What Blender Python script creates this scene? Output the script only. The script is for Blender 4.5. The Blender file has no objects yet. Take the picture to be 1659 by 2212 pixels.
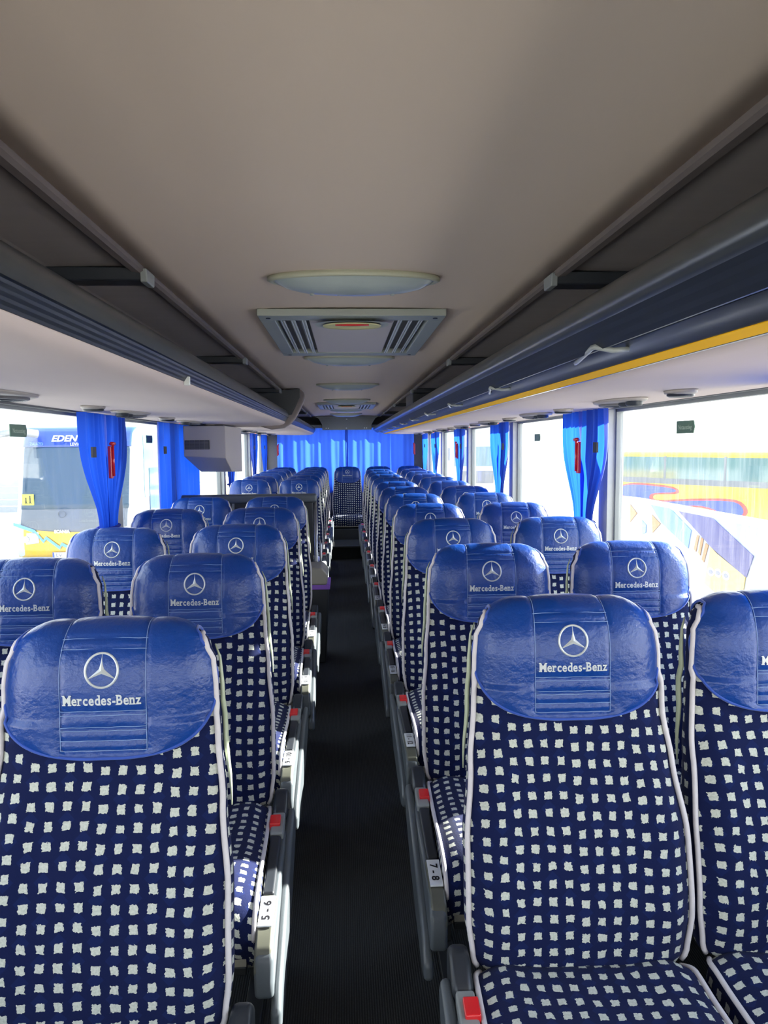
import bpy, math, random
from mathutils import Vector, Matrix
random.seed(7)
PI = math.pi
SC = bpy.context.scene
COL = SC.collection
# ------------------------------------------------------------------ camera
CAMZ = 1.38
def make_camera():
    t, yaw, roll = math.radians(5.193), math.radians(3.02), -0.0093
    v = Vector((math.sin(yaw)*math.cos(t), math.cos(yaw)*math.cos(t), -math.sin(t)))
    r0 = Vector((math.cos(yaw), -math.sin(yaw), 0)); u0 = r0.cross(v)
    c, s = math.cos(roll), math.sin(roll)
    r = c*r0 + s*u0; u = -s*r0 + c*u0
    cd = bpy.data.cameras.new('camera'); cam = bpy.data.objects.new('camera', cd); COL.objects.link(cam)
    M = Matrix((r, u, -v)).transposed().to_4x4(); M.translation = Vector((0, 0, CAMZ))
    cam.matrix_world = M
    cd.sensor_fit = 'VERTICAL'; cd.sensor_height = 36; cd.lens = 1600/2212*36
    cd.clip_start = .02; cd.clip_end = 500
    SC.camera = cam
make_camera()
# ------------------------------------------------------------------ light
SKY = 2.5
w = bpy.data.worlds.new('sky'); SC.world = w; w.use_nodes = True
nt = w.node_tree; nt.nodes.clear()
o_ = nt.nodes.new('ShaderNodeOutputWorld'); b_ = nt.nodes.new('ShaderNodeBackground')
tc = nt.nodes.new('ShaderNodeTexCoord'); sx = nt.nodes.new('ShaderNodeSeparateXYZ'); rp = nt.nodes.new('ShaderNodeValToRGB')
nt.links.new(tc.outputs['Generated'], sx.inputs[0]); nt.links.new(sx.outputs['Z'], rp.inputs[0])
rp.color_ramp.elements[0].position = 0; rp.color_ramp.elements[0].color = (1, .99, .97, 1)
rp.color_ramp.elements[1].position = .7; rp.color_ramp.elements[1].color = (.55, .72, 1, 1)
nt.links.new(rp.outputs[0], b_.inputs[0]); b_.inputs[1].default_value = SKY
nt.links.new(b_.outputs[0], o_.inputs[0])
sd = bpy.data.lights.new('sun', 'SUN'); sd.energy = 23; sd.angle = math.radians(.6); sd.color = (1, .95, .86)
so = bpy.data.objects.new('sun', sd); COL.objects.link(so)
so.rotation_euler = Vector((.84, .36, .39)).to_track_quat('Z', 'Y').to_euler()
vs = SC.view_settings; vs.view_transform = 'Standard'; vs.look = 'None'; vs.gamma = 1; vs.use_curve_mapping = False
vs.exposure = 1.0
def portal(name, loc, rot, sx_, sy_):
    a = bpy.data.lights.new(name, 'AREA'); a.shape = 'RECTANGLE'; a.size = sx_; a.size_y = sy_
    a.cycles.is_portal = True
    o = bpy.data.objects.new(name, a); COL.objects.link(o); o.location = loc; o.rotation_euler = rot
WZ0, WZ1 = .74, 1.525          # window band
XL, XR = -1.11, 1.16           # side walls, inside faces
YF, YB = -1.9, 10.75           # front and back
portal('window_light_left', (XL-.06, (YF+YB)/2, (WZ0+WZ1)/2), (0, -PI/2, 0), WZ1-WZ0, YB-YF)
portal('window_light_right', (XR+.06, (YF+YB)/2, (WZ0+WZ1)/2), (0, PI/2, 0), WZ1-WZ0, YB-YF)
portal('window_light_front', (.02, YF-.08, 1.2), (PI/2, 0, 0), 2.1, 1.3)
# ------------------------------------------------------------------ materials
MATS = {}
def mat(name, col=(.5, .5, .5), rough=.5, metal=0, spec=.5, sheen=0, coat=0):
    m = bpy.data.materials.new(name); m.use_nodes = True
    p = m.node_tree.nodes['Principled BSDF']
    p.inputs['Base Color'].default_value = (*col, 1); p.inputs['Roughness'].default_value = rough
    p.inputs['Metallic'].default_value = metal; p.inputs['Specular IOR Level'].default_value = spec
    if sheen: p.inputs['Sheen Weight'].default_value = sheen
    if coat: p.inputs['Coat Weight'].default_value = coat; p.inputs['Coat Roughness'].default_value = .1
    MATS[name] = m
    return m
def N(m, typ, **kw):
    n = m.node_tree.nodes.new('ShaderNode'+typ)
    for k, v in kw.items(): setattr(n, k, v)
    return n
def L(m, a, b): m.node_tree.links.new(a, b)
def P(m): return m.node_tree.nodes['Principled BSDF']
def mathn(m, op, a, b=None):
    n = N(m, 'Math', operation=op)
    for i, x in enumerate((a, b)):
        if x is None: continue
        if hasattr(x, 'links') or hasattr(x, 'is_linked'): L(m, x, n.inputs[i])
        else: n.inputs[i].default_value = x
    return n.outputs[0]
def mixc(m, f, a, b):
    n = N(m, 'Mix', data_type='RGBA')
    if hasattr(f, 'is_linked'): L(m, f, n.inputs[0])
    else: n.inputs[0].default_value = f
    for i, x in ((6, a), (7, b)):
        if hasattr(x, 'is_linked'): L(m, x, n.inputs[i])
        else: n.inputs[i].default_value = (*x, 1)
    return n.outputs[2]
def noise(m, scale, detail=3, vec=None, stretch=None, rough=.5):
    n = N(m, 'TexNoise'); n.inputs['Scale'].default_value = scale; n.inputs['Detail'].default_value = detail
    n.inputs['Roughness'].default_value = rough
    if vec is None: vec = N(m, 'TexCoord').outputs['Object']
    if stretch:
        mp = N(m, 'Mapping'); mp.inputs['Scale'].default_value = stretch; L(m, vec, mp.inputs[0]); vec = mp.outputs[0]
    L(m, vec, n.inputs['Vector'])
    return n
def bump(m, h, strength=.3, dist=.002):
    b = N(m, 'Bump'); b.inputs['Strength'].default_value = strength; b.inputs['Distance'].default_value = dist
    L(m, h, b.inputs['Height']); L(m, b.outputs[0], P(m).inputs['Normal'])
def noisy(name, c1, c2, scale, rough=.6, stretch=None, bs=.2, bd=.001, **kw):
    m = mat(name, c1, rough, **kw); n = noise(m, scale, 4, stretch=stretch)
    L(m, mixc(m, n.outputs['Fac'], c1, c2), P(m).inputs['Base Color'])
    bump(m, n.outputs['Fac'], bs, bd)
    return m

# patterned plush: UV in metres, small squares in columns of four that step up and down
def plush():
    m = mat('plush', rough=.9, spec=.15, sheen=.04)
    uv = N(m, 'UVMap').outputs[0]
    nz = noise(m, 260, 2, vec=uv); nz2 = noise(m, 45, 1, vec=uv)
    s = N(m, 'SeparateXYZ'); L(m, uv, s.inputs[0])
    nsep = N(m, 'SeparateColor'); L(m, nz.outputs['Color'], nsep.inputs[0])
    nsep2 = N(m, 'SeparateColor'); L(m, nz2.outputs['Color'], nsep2.inputs[0])
    u = mathn(m, 'DIVIDE', s.outputs[0], .0292); v = mathn(m, 'DIVIDE', s.outputs[1], .0305)
    blk = mathn(m, 'FLOOR', mathn(m, 'DIVIDE', u, 4.0))
    off = mathn(m, 'MULTIPLY', mathn(m, 'SINE', mathn(m, 'MULTIPLY', blk, 2.3)), .3)
    rowb = mathn(m, 'FLOOR', mathn(m, 'DIVIDE', v, 8.0))
    off2 = mathn(m, 'MULTIPLY', mathn(m, 'SINE', mathn(m, 'MULTIPLY', rowb, 1.9)), .3)
    v2 = mathn(m, 'ADD', v, off); u2 = u
    def cell(x, nn, nn2):
        f = mathn(m, 'SUBTRACT', mathn(m, 'FRACT', x), .5)
        f = mathn(m, 'ADD', f, mathn(m, 'MULTIPLY', mathn(m, 'SUBTRACT', nn, .5), .20))
        f = mathn(m, 'ADD', f, mathn(m, 'MULTIPLY', mathn(m, 'SUBTRACT', nn2, .5), .25))
        return mathn(m, 'ABSOLUTE', f)
    a = mathn(m, 'LESS_THAN', cell(u2, nsep.outputs[0], nsep2.outputs[0]), .235)
    b = mathn(m, 'LESS_THAN', cell(v2, nsep.outputs[1], nsep2.outputs[1]), .232)
    mask = mathn(m, 'MULTIPLY', a, b)
    # faint woven lattice in the ground
    d1 = mathn(m, 'FRACT', mathn(m, 'MULTIPLY', mathn(m, 'ADD', u, v), .5))
    d2 = mathn(m, 'FRACT', mathn(m, 'MULTIPLY', mathn(m, 'SUBTRACT', u, v), .5))
    lat = mathn(m, 'MULTIPLY', mathn(m, 'LESS_THAN', d1, .5), mathn(m, 'LESS_THAN', d2, .45))
    navy = mixc(m, lat, (.0042, .0085, .050), (.0052, .012, .068))
    sq = mixc(m, nz.outputs['Fac'], (.30, .325, .295), (.66, .675, .61))
    L(m, mixc(m, mask, navy, sq), P(m).inputs['Base Color'])
    h = mathn(m, 'ADD', mathn(m, 'MULTIPLY', mask, .6), nz.outputs['Fac'])
    bump(m, h, .35, .001)
    return m
plush()
def leather():
    m = mat('cover_leather', (.007, .058, .34), .30, spec=.55)
    tcd = N(m, 'TexCoord').outputs['Object']
    n1 = noise(m, 9, 3, vec=tcd, stretch=(1, 1, 1.3)); n2 = noise(m, 55, 4, vec=tcd, stretch=(1.3, 1, 1.5), rough=.55); n3 = noise(m, 420, 2, vec=tcd)
    L(m, mixc(m, n1.outputs['Fac'], (.0006, .031, .195), (.0010, .045, .26)), P(m).inputs['Base Color'])
    h = mathn(m, 'ADD', mathn(m, 'MULTIPLY', n1.outputs['Fac'], 1.6), mathn(m, 'MULTIPLY', n2.outputs['Fac'], 1.3))
    h = mathn(m, 'ADD', h, mathn(m, 'MULTIPLY', n3.outputs['Fac'], .08))
    bump(m, h, .38, .004)
    L(m, mathn(m, 'ADD', mathn(m, 'MULTIPLY', n2.outputs['Fac'], .14), .24), P(m).inputs['Roughness'])
leather()
mat('cover_edge', (.012, .06, .36), .7, sheen=.3)
mat('thread', (.20, .30, .55), .6)
mat('silver_print', (.52, .55, .56), .38, metal=.25)
noisy('piping', (.52, .49, .52), (.66, .62, .64), 60, .55)
mat('shell_green', (.42, .47, .33), .35)
mat('plastic_dark', (.022, .026, .034), .38)
noisy('plastic_grey', (.078, .092, .106), (.092, .106, .120), 300, .35, bs=.08)
mat('plastic_lightgrey', (.22, .235, .235), .38)
mat('unit_housing', (.30, .27, .25), .5)
mat('plastic_olive', (.095, .098, .078), .42)
mat('red_plastic', (.62, .012, .016), .3, coat=.5)
mat('white_plate', (.74, .78, .84), .35)
mat('black_ink', (.008, .008, .012), .5)
mat('steel', (.42, .43, .45), .32, metal=.9)
mat('frame_metal', (.045, .048, .052), .4, metal=.6)
mat('beige_metal', (.34, .32, .27), .5, metal=.2)
noisy('ceiling_fabric', (.60, .475, .375), (.69, .55, .435), 3.0, .9, stretch=(1, .35, 1), bs=.05)
noisy('rack_fabric', (.54, .45, .42), (.60, .50, .465), 6, .85, stretch=(1, .4, 1), bs=.05)
noisy('dark_fabric', (.20, .17, .155), (.235, .20, .185), 14, .9, stretch=(.3, 2, 2), bs=.1)
noisy('partition_brown', (.21, .17, .16), (.25, .205, .19), 20, .7)
noisy('trim_brown', (.13, .105, .095), (.16, .13, .12), 20, .7)
def alu():
    m = mat('rail_aluminium', (.13, .155, .20), .30, metal=.55)
    n = noise(m, 60, 2, stretch=(1, .01, 1)); L(m, mixc(m, n.outputs['Fac'], (.050, .056, .064), (.072, .078, .086)), P(m).inputs['Base Color'])
    bump(m, n.outputs['Fac'], .3, .001)
alu()
mat('rail_dark', (.012, .016, .024), .45, metal=.3)
mat('yellow_strip', (.78, .42, .006), .85, spec=.15)
mat('lens_grey', (.33, .37, .36), .28, coat=.4)
mat('lens_rim', (.40, .40, .30), .4)
mat('hatch_frame', (.33, .35, .31), .45)
mat('hatch_panel', (.47, .42, .42), .8)
mat('slat_white', (.62, .64, .62), .4)
mat('yellow_cup', (.62, .57, .28), .5)
mat('speaker_grey', (.13, .125, .13), .5)
mat('box_beige', (.37, .335, .315), .6)
mat('vent_dark', (.02, .022, .028), .5)
def carpet():
    m = mat('aisle_carpet', (.012, .013, .015), .85, spec=.3)
    tcx = N(m, 'TexCoord').outputs['Object']
    wv = N(m, 'TexWave', wave_type='BANDS', bands_direction='X'); wv.inputs['Scale'].default_value = 50
    wv.inputs['Distortion'].default_value = .4; L(m, tcx, wv.inputs[0])
    n = noise(m, 180, 4, vec=tcx)
    f = mathn(m, 'MULTIPLY', wv.outputs['Fac'], n.outputs['Fac'])
    L(m, mixc(m, f, (.013, .0145, .016), (.060, .064, .070)), P(m).inputs['Base Color'])
    bump(m, wv.outputs['Fac'], .6, .002)
carpet()
noisy('wall_grey', (.10, .105, .11), (.13, .135, .14), 60, .7)
noisy('pillar_grey', (.42, .43, .42), (.48, .49, .48), 40, .6)
noisy('rear_panel', (.17, .18, .175), (.20, .21, .20), 80, .5)
def cloth(name, c1, c2, trans):
    m = mat(name, c1, .8, sheen=.2)
    n = noise(m, 700, 2); L(m, mixc(m, n.outputs['Fac'], c1, c2), P(m).inputs['Base Color'])
    t = N(m, 'BsdfTranslucent'); t.inputs[0].default_value = (*trans, 1)
    mx = N(m, 'MixShader'); mx.inputs[0].default_value = .5
    out = m.node_tree.nodes['Material Output']
    L(m, P(m).outputs[0], mx.inputs[1]); L(m, t.outputs[0], mx.inputs[2]); L(m, mx.outputs[0], out.inputs[0])
cloth('curtain_cloth', (.010, .045, .36), (.014, .06, .44), (.012, .09, .62))
cloth('rear_curtain_cloth', (.02, .06, .45), (.03, .075, .52), (.03, .10, .60))
def glass():
    m = mat('window_glass'); nt = m.node_tree
    out = nt.nodes['Material Output']
    tr = N(m, 'BsdfTransparent'); tr.inputs[0].default_value = (.97, .99, .98, 1)
    gl = N(m, 'BsdfGlossy'); gl.inputs['Roughness'].default_value = .02
    df = N(m, 'BsdfTranslucent'); df.inputs[0].default_value = (.30, .31, .33, 1)
    lw_ = N(m, 'LayerWeight'); lw_.inputs[0].default_value = .5
    m1 = N(m, 'MixShader'); L(m, mathn(m, 'ADD', mathn(m, 'MULTIPLY', mathn(m, 'POWER', lw_.outputs['Facing'], 4.0), .25), .02), m1.inputs[0]); L(m, tr.outputs[0], m1.inputs[1]); L(m, gl.outputs[0], m1.inputs[2])
    n = noise(m, 9, 5, stretch=(6, 6, .45), rough=.65)      # dried streaks of dirt running down the pane
    st = mathn(m, 'MULTIPLY', mathn(m, 'POWER', n.outputs['Fac'], 5), .5)
    st = mathn(m, 'ADD', st, .008)
    m2 = N(m, 'MixShader'); L(m, st, m2.inputs[0]); L(m, m1.outputs[0], m2.inputs[1]); L(m, df.outputs[0], m2.inputs[2])
    L(m, m2.outputs[0], out.inputs[0])
glass()
M = MATS
# ------------------------------------------------------------------ mesh helpers
class MB:
    def __init__(s): s.v = []; s.f = []; s.m = []; s.uv = []
    def add(s, verts, faces, mi=0, uvs=None):
        b = len(s.v); s.v += [tuple(p) for p in verts]
        s.uv += list(uvs) if uvs else [(0, 0)]*len(verts)
        for f in faces: s.f.append(tuple(b+i for i in f)); s.m.append(mi)
        return s
    def box(s, lo, hi, mi=0):
        x0, y0, z0 = lo; x1, y1, z1 = hi
        s.add([(x0,y0,z0),(x1,y0,z0),(x1,y1,z0),(x0,y1,z0),(x0,y0,z1),(x1,y0,z1),(x1,y1,z1),(x0,y1,z1)],
              [(0,3,2,1),(4,5,6,7),(0,1,5,4),(1,2,6,5),(2,3,7,6),(3,0,4,7)], mi); return s
    def prism(s, poly, a0, a1, axis='y', mi=0):
        """poly in the two other axes, extruded along axis."""
        n = len(poly)
        def pt(p, a): return {'y': (p[0], a, p[1]), 'x': (a, p[0], p[1]), 'z': (p[0], p[1], a)}[axis]
        vs_ = [pt(p, a0) for p in poly]+[pt(p, a1) for p in poly]
        fs = [(i, (i+1) % n, n+(i+1) % n, n+i) for i in range(n)]+[tuple(range(n))[::-1], tuple(range(n, 2*n))]
        s.add(vs_, fs, mi); return s
    def tube(s, pts, r, seg=8, mi=0, cap=True, closed=False, flat=None):
        pts = [Vector(p) for p in pts]; n = len(pts); rings = []
        up = None
        for i, p in enumerate(pts):
            if closed: d = pts[(i+1) % n]-pts[i-1]
            else: d = pts[min(i+1, n-1)]-pts[max(i-1, 0)]
            d.normalize()
            if up is None: up = Vector((0, 0, 1)) if abs(d.z) < .9 else Vector((1, 0, 0))
            a = d.cross(up); a.normalize(); b = a.cross(d); up = b
            rr = r[i] if isinstance(r, (list, tuple)) else r
            rings.append([p+a*math.cos(2*PI*k/seg)*rr+b*math.sin(2*PI*k/seg)*rr*(flat or 1) for k in range(seg)])
        vs_ = [q for R in rings for q in R]; fs = []
        for i in range(n if closed else n-1):
            j = (i+1) % n
            for k in range(seg): fs.append((i*seg+k, i*seg+(k+1) % seg, j*seg+(k+1) % seg, j*seg+k))
        if cap and not closed: fs += [tuple(range(seg))[::-1], tuple((n-1)*seg+k for k in range(seg))]
        s.add(vs_, fs, mi); return s
    def lathe(s, prof, c, seg=32, sx=1, sy=1, mi=0, axis='z'):
        """prof: (r, h) list about a vertical axis through c."""
        vs_ = []; n = len(prof)
        for r, h in prof:
            for k in range(seg):
                a = 2*PI*k/seg; q = (r*sx*math.cos(a), r*sy*math.sin(a), h)
                if axis == 'x': q = (q[2], q[0], q[1])
                if axis == 'y': q = (q[0], q[2], q[1])
                vs_.append((c[0]+q[0], c[1]+q[1], c[2]+q[2]))
        fs = [(i*seg+k, i*seg+(k+1) % seg, (i+1)*seg+(k+1) % seg, (i+1)*seg+k) for i in range(n-1) for k in range(seg)]
        fs += [tuple(range(seg)), tuple((n-1)*seg+k for k in range(seg))]
        s.add(vs_, fs, mi); return s
    def grid(s, fn, nu, nv, mi=0, uvf=None):
        """fn(i/nu, j/nv) -> point"""
        vs_ = []; uvs = []
        for j in range(nv+1):
            for i in range(nu+1):
                vs_.append(fn(i/nu, j/nv)); uvs.append(uvf(i/nu, j/nv) if uvf else (i/nu, j/nv))
        fs = [(j*(nu+1)+i, j*(nu+1)+i+1, (j+1)*(nu+1)+i+1, (j+1)*(nu+1)+i) for j in range(nv) for i in range(nu)]
        s.add(vs_, fs, mi, uvs); return s
    def obj(s, name, mats, parent=None, smooth=False, bevel=0, segs=2, solid=0, angle=None, loc=None):
        me = bpy.data.meshes.new(name); me.from_pydata(s.v, [], s.f)
        if not isinstance(mats, (list, tuple)): mats = [mats]
        for m in mats: me.materials.append(M[m] if isinstance(m, str) else m)
        me.polygons.foreach_set('material_index', s.m)
        u = me.uv_layers.new(name='UVMap')
        li = [0]*len(me.loops); me.loops.foreach_get('vertex_index', li)
        u.data.foreach_set('uv', [c for i in li for c in s.uv[i]])
        if smooth or bevel: me.polygons.foreach_set('use_smooth', [True]*len(me.polygons))
        me.update()
        o = bpy.data.objects.new(name, me); COL.objects.link(o)
        if parent: o.parent = parent
        if loc: o.location = loc
        if bevel:
            b = o.modifiers.new('bevel', 'BEVEL'); b.width = bevel; b.segments = segs; b.limit_method = 'ANGLE'; b.angle_limit = math.radians(32)
            b.harden_normals = True
        elif smooth and angle:
            me.set_sharp_from_angle(angle=math.radians(angle))
        if solid:
            q = o.modifiers.new('solid', 'SOLIDIFY'); q.thickness = solid; q.offset = -1
        return o
def empty(name, loc=(0, 0, 0), parent=None):
    o = bpy.data.objects.new(name, None); COL.objects.link(o); o.location = loc; o.empty_display_size = .1
    if parent: o.parent = parent
    return o
def tag(o, label, cat, group=None, kind=None):
    o['label'] = label; o['category'] = cat
    if group: o['group'] = group
    if kind: o['kind'] = kind
    return o
def struct(o):
    o['kind'] = 'structure'; return o
def copy_tree(o, parent=None):
    c = o.copy(); COL.objects.link(c); c.parent = parent
    for ch in list(o.children): copy_tree(ch, c)
    return c
def smoothstep(a, b, x):
    t = max(0, min(1, (x-a)/(b-a))); return t*t*(3-2*t)
def interp(tab, x):
    if x <= tab[0][0]: return tab[0][1]
    for (a, b), (c, d) in zip(tab, tab[1:]):
        if x <= c:
            t = (x-a)/(c-a); t = t*t*(3-2*t); return b+(d-b)*t
    return tab[-1][1]
def catmull(pts, n):
    out = []
    P_ = [pts[0]]+list(pts)+[pts[-1]]
    for i in range(1, len(P_)-2):
        for k in range(n):
            t = k/n; p0, p1, p2, p3 = P_[i-1:i+3]
            out.append(tuple(.5*((2*b)+(c-a)*t+(2*a-5*b+4*c-d)*t*t+(-a+3*b-3*c+d)*t**3) for a, b, c, d in zip(p0, p1, p2, p3)))
    out.append(tuple(pts[-1])); return out
def text_mesh(txt, height, extrude=.0, bold=0, spacing=1.0):
    """Flat lettering centred on the origin in x and y: (verts, faces, width)."""
    cu = bpy.data.curves.new('lettering', 'FONT'); cu.body = txt; cu.size = height/.7; cu.extrude = extrude; cu.offset = bold
    cu.space_character = spacing
    cu.resolution_u = 3
    o = bpy.data.objects.new('lettering', cu); COL.objects.link(o)
    dg = bpy.context.evaluated_depsgraph_get(); dg.update()
    me = bpy.data.meshes.new_from_object(o.evaluated_get(dg))
    vs_ = [tuple(v.co) for v in me.vertices]; fs = [tuple(p.vertices) for p in me.polygons]
    bpy.data.objects.remove(o); bpy.data.curves.remove(cu); bpy.data.meshes.remove(me)
    if vs_:
        x0 = min(v[0] for v in vs_); x1 = max(v[0] for v in vs_)
        vs_ = [(v[0]-(x0+x1)/2, v[1]-height/2, v[2]) for v in vs_]
        return vs_, fs, x1-x0
    return [], [], 0
def put_text(mb, txt, h, place, mi=0, width=None, extrude=0.0, bold=0, spacing=1.0):
    vs_, fs, wd = text_mesh(txt, h, extrude, bold, spacing); k = width/wd if width else 1
    mb.add([place(x*k, y, z) for x, y, z in vs_], fs, mi)

# ------------------------------------------------------------------ coach body (the setting)
XC = .025
fl = MB().box((XL-.05, YF, -.06), (XR+.05, YB, 0)).obj('floor', 'aisle_carpet'); struct(fl)
st = MB().box((-.20, 8.95, .0), (.26, 9.62, .15)).obj('trim_1', ['aisle_carpet'], bevel=.006); struct(st)
st = MB().box((-.20, 8.935, .135), (.26, 8.965, .156)).obj('trim_2', ['frame_metal'], bevel=.003); struct(st)
CZ = CAMZ+.40                        # ceiling height
CXL, CXR = -.445, .500
# ceiling: centre panel and the darker outer panels over the racks that curve down to the walls
mb = MB()
def cei(u, v):
    x = CXL+(CXR-CXL)*u; y = YF+(YB-YF)*v
    return (x, y, CZ+.012*(1-((u-.5)*2)**2))
mb.grid(cei, 16, 60)
c_ = mb.obj('ceiling', 'ceiling_fabric', smooth=True); struct(c_)
q = c_.modifiers.new('s', 'SOLIDIFY'); q.thickness = .02; q.offset = 1
def outer_ceiling(sgn, xe, xw, nm):
    pr = [(xe, CZ+.004), (xe+sgn*.2, CZ+.0), (xe+sgn*.4, CZ-.03), (xw-sgn*.06, CZ-.12), (xw+sgn*.03, CZ-.2), (xw+sgn*.03, CZ+.06), (xe, CZ+.06)]
    struct(MB().prism(pr, YF, YB).obj(nm, 'dark_fabric'))
outer_ceiling(-1, CXL, XL, 'ceiling_left'); outer_ceiling(1, CXR, XR, 'ceiling_right')
struct(MB().box((XL-.1, YF-.1, CZ+.07), (XR+.1, YB+.1, CZ+.12)).obj('roof', 'wall_grey'))
for nm, x, sg in (('trim_3', CXL, -1), ('trim_4', CXR, 1)):      # brown edging of the centre panel with a dark groove
    m_ = MB().prism([(x-sg*.004, CZ+.004), (x-sg*.004, CZ-.010), (x+sg*.004, CZ-.014), (x+sg*.022, CZ-.012), (x+sg*.026, CZ+.004)], YF, 10.35)
    m_.prism([(x+sg*.026, CZ+.003), (x+sg*.026, CZ-.004), (x+sg*.033, CZ-.004), (x+sg*.033, CZ+.003)], YF, 10.35, mi=1)
    struct(m_.obj(nm, ['trim_brown', 'plastic_dark']))
# side walls with window openings
def side_wall(nm, x, sg, wn, PILL):
    o = (x, x+sg*.07) if sg > 0 else (x+sg*.07, x)
    m_ = MB().box((o[0], YF, 0), (o[1], YB, WZ0))
    m_.box((o[0], YF, WZ1), (o[1], YB, CZ+.06))
    ys = [YF]+PILL+[YB]
    m_.box((o[0], YF, WZ0), (o[1], YF+.1, WZ1)); m_.box((o[0], YB-.42, WZ0), (o[1], YB, WZ1), 1)
    for y in PILL: m_.box((o[0], y-.055, WZ0), (o[1], y+.055, WZ1), 1)
    m_.box((min(x-sg*.03, x+sg*.01), YF, WZ0-.03), (max(x-sg*.03, x+sg*.01), YB, WZ0+.004), 1)
    struct(m_.obj(nm, ['wall_grey', 'pillar_grey']))
    edges = [YF+.1]
    for y in PILL: edges += [y-.055, y+.055]
    edges.append(YB-.42)
    xg = x+sg*.045
    for i in range(0, len(edges), 2):
        a, b = edges[i], edges[i+1]
        wm = MB().box((xg-.003, a, WZ0), (xg+.003, b, WZ1))
        wo = struct(wm.obj('window_%d' % (wn+i//2), 'window_glass'))
        fm = MB()
        for lo, hi in (((a, WZ0), (b, WZ0+.018)), ((a, WZ1-.012), (b, WZ1)), ((a, WZ0), (a+.016, WZ1)), ((b-.016, WZ0), (b, WZ1))):
            fm.box((xg-.014, lo[0], lo[1]), (xg+.014, hi[0], hi[1]))
        fm.obj('window_seal', 'plastic_lightgrey', wo)
side_wall('wall_left', XL, -1, 1, [-.3, 1.6, 3.70, 4.82, 6.95, 8.9]); side_wall('wall_right', XR, 1, 8, [-.3, 1.5, 3.27, 5.12, 6.95, 8.85])
# rear wall with wide window, front wall with windscreen
m_ = MB().box((XL-.07, YB, 0), (XR+.07, YB+.07, .80)).box((XL-.07, YB, 1.62), (XR+.07, YB+.07, CZ+.06))
m_.box((XL-.07, YB, .80), (XL+.16, YB+.07, 1.62)).box((XR-.16, YB, .80), (XR+.07, YB+.07, 1.62))
struct(m_.obj('wall_rear', 'wall_grey'))
struct(MB().box((XL+.16, YB+.03, .80), (XR-.16, YB+.036, 1.62)).obj('window_15', 'window_glass'))
m_ = MB().box((XL-.07, YF-.07, 0), (XR+.07, YF, .55)).box((XL-.07, YF-.07, 1.72), (XR+.07, YF, CZ+.06))
m_.box((XL-.07, YF-.07, .55), (XL+.06, YF, 1.72)).box((XR-.06, YF-.07, .55), (XR+.07, YF, 1.72))
struct(m_.obj('wall_front', 'wall_grey'))
struct(MB().box((XL+.06, YF-.04, .55), (XR-.06, YF-.034, 1.72)).obj('window_16', 'window_glass'))
# grey panel over the back window, filling in between the racks
m_ = MB().prism([(-.42, CZ+.0), (-.35, CZ-.03), (-.30, 1.66), (-.30, 1.59), (.385, 1.59), (.385, 1.66), (.44, CZ-.03), (.50, CZ)], 10.36, 10.40)
for x in (-.245, -.215, .035, .285, .315):
    m_.box((x-.008, 10.352, 1.606), (x+.008, 10.36, 1.622), 1)
m_.box((.03, 10.352, 1.73), (.05, 10.36, 1.745), 1)
tr = struct(m_.obj('trim_5', ['rear_panel', 'slat_white'], bevel=.003))
struct(MB().box((XL, 10.40, 1.62), (XR, 10.75, 1.66)).obj('trim_6', 'rear_panel'))

# ------------------------------------------------------------------ luggage racks
Y0R, Y1R = -1.6, 10.3
def rel(pts): return [(x, CAMZ+z) for x, z in pts]
rackL = tag(empty('luggage_rack', (XL, 4.3, CAMZ+.15)), 'long beige overhead luggage rack with a smooth dark aluminium front rail and no yellow strip', 'luggage rack')
rackR = tag(empty('luggage_rack', (XR, 4.3, CAMZ+.15)), 'long beige overhead luggage rack with a lower rail carrying a yellow strip', 'luggage rack')
def part(mb, name, mats, parent, **kw):
    o = mb.obj(name, mats, parent, **kw)
    bpy.context.view_layer.update()
    o.matrix_parent_inverse = Matrix.Translation(-Vector(parent.location)) if parent.parent is None else Matrix.Translation(-Vector(parent.matrix_world.translation))
    return o
# left
part(MB().prism(rel([(-.417, .168), (-.424, .158), (-.436, .150), (-.46, .144), (-.52, .141), (-.65, .141), (-.80, .144), (-.95, .150), (XL+.002, .152), (XL+.002, .2), (-.436, .2), (-.426, .19)]), Y0R, Y1R),
     'underside_panel', 'rack_fabric', rackL, smooth=True, angle=50)
pr = [(-.445, .255), (-.43, .256), (-.41, .250), (-.397, .238), (-.391, .222), (-.392, .208)]
zz = [(-.392-.0027*i+(.0005 if i % 2 else -.0), .208-.0042*i) for i in range(1, 10)]
part(MB().prism(rel(pr+[(-.3925, .201), (-.43, .196), (-.445, .21)]), Y0R, Y1R), 'front_rail', 'rail_aluminium', rackL, smooth=True, angle=60)
part(MB().prism(rel([(-.430, .199)]+[(-.3925, .2005)]+zz[1:]+[(-.43, .168)]), Y0R, Y1R), 'ribbed_strip', 'rail_dark', rackL)
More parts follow.
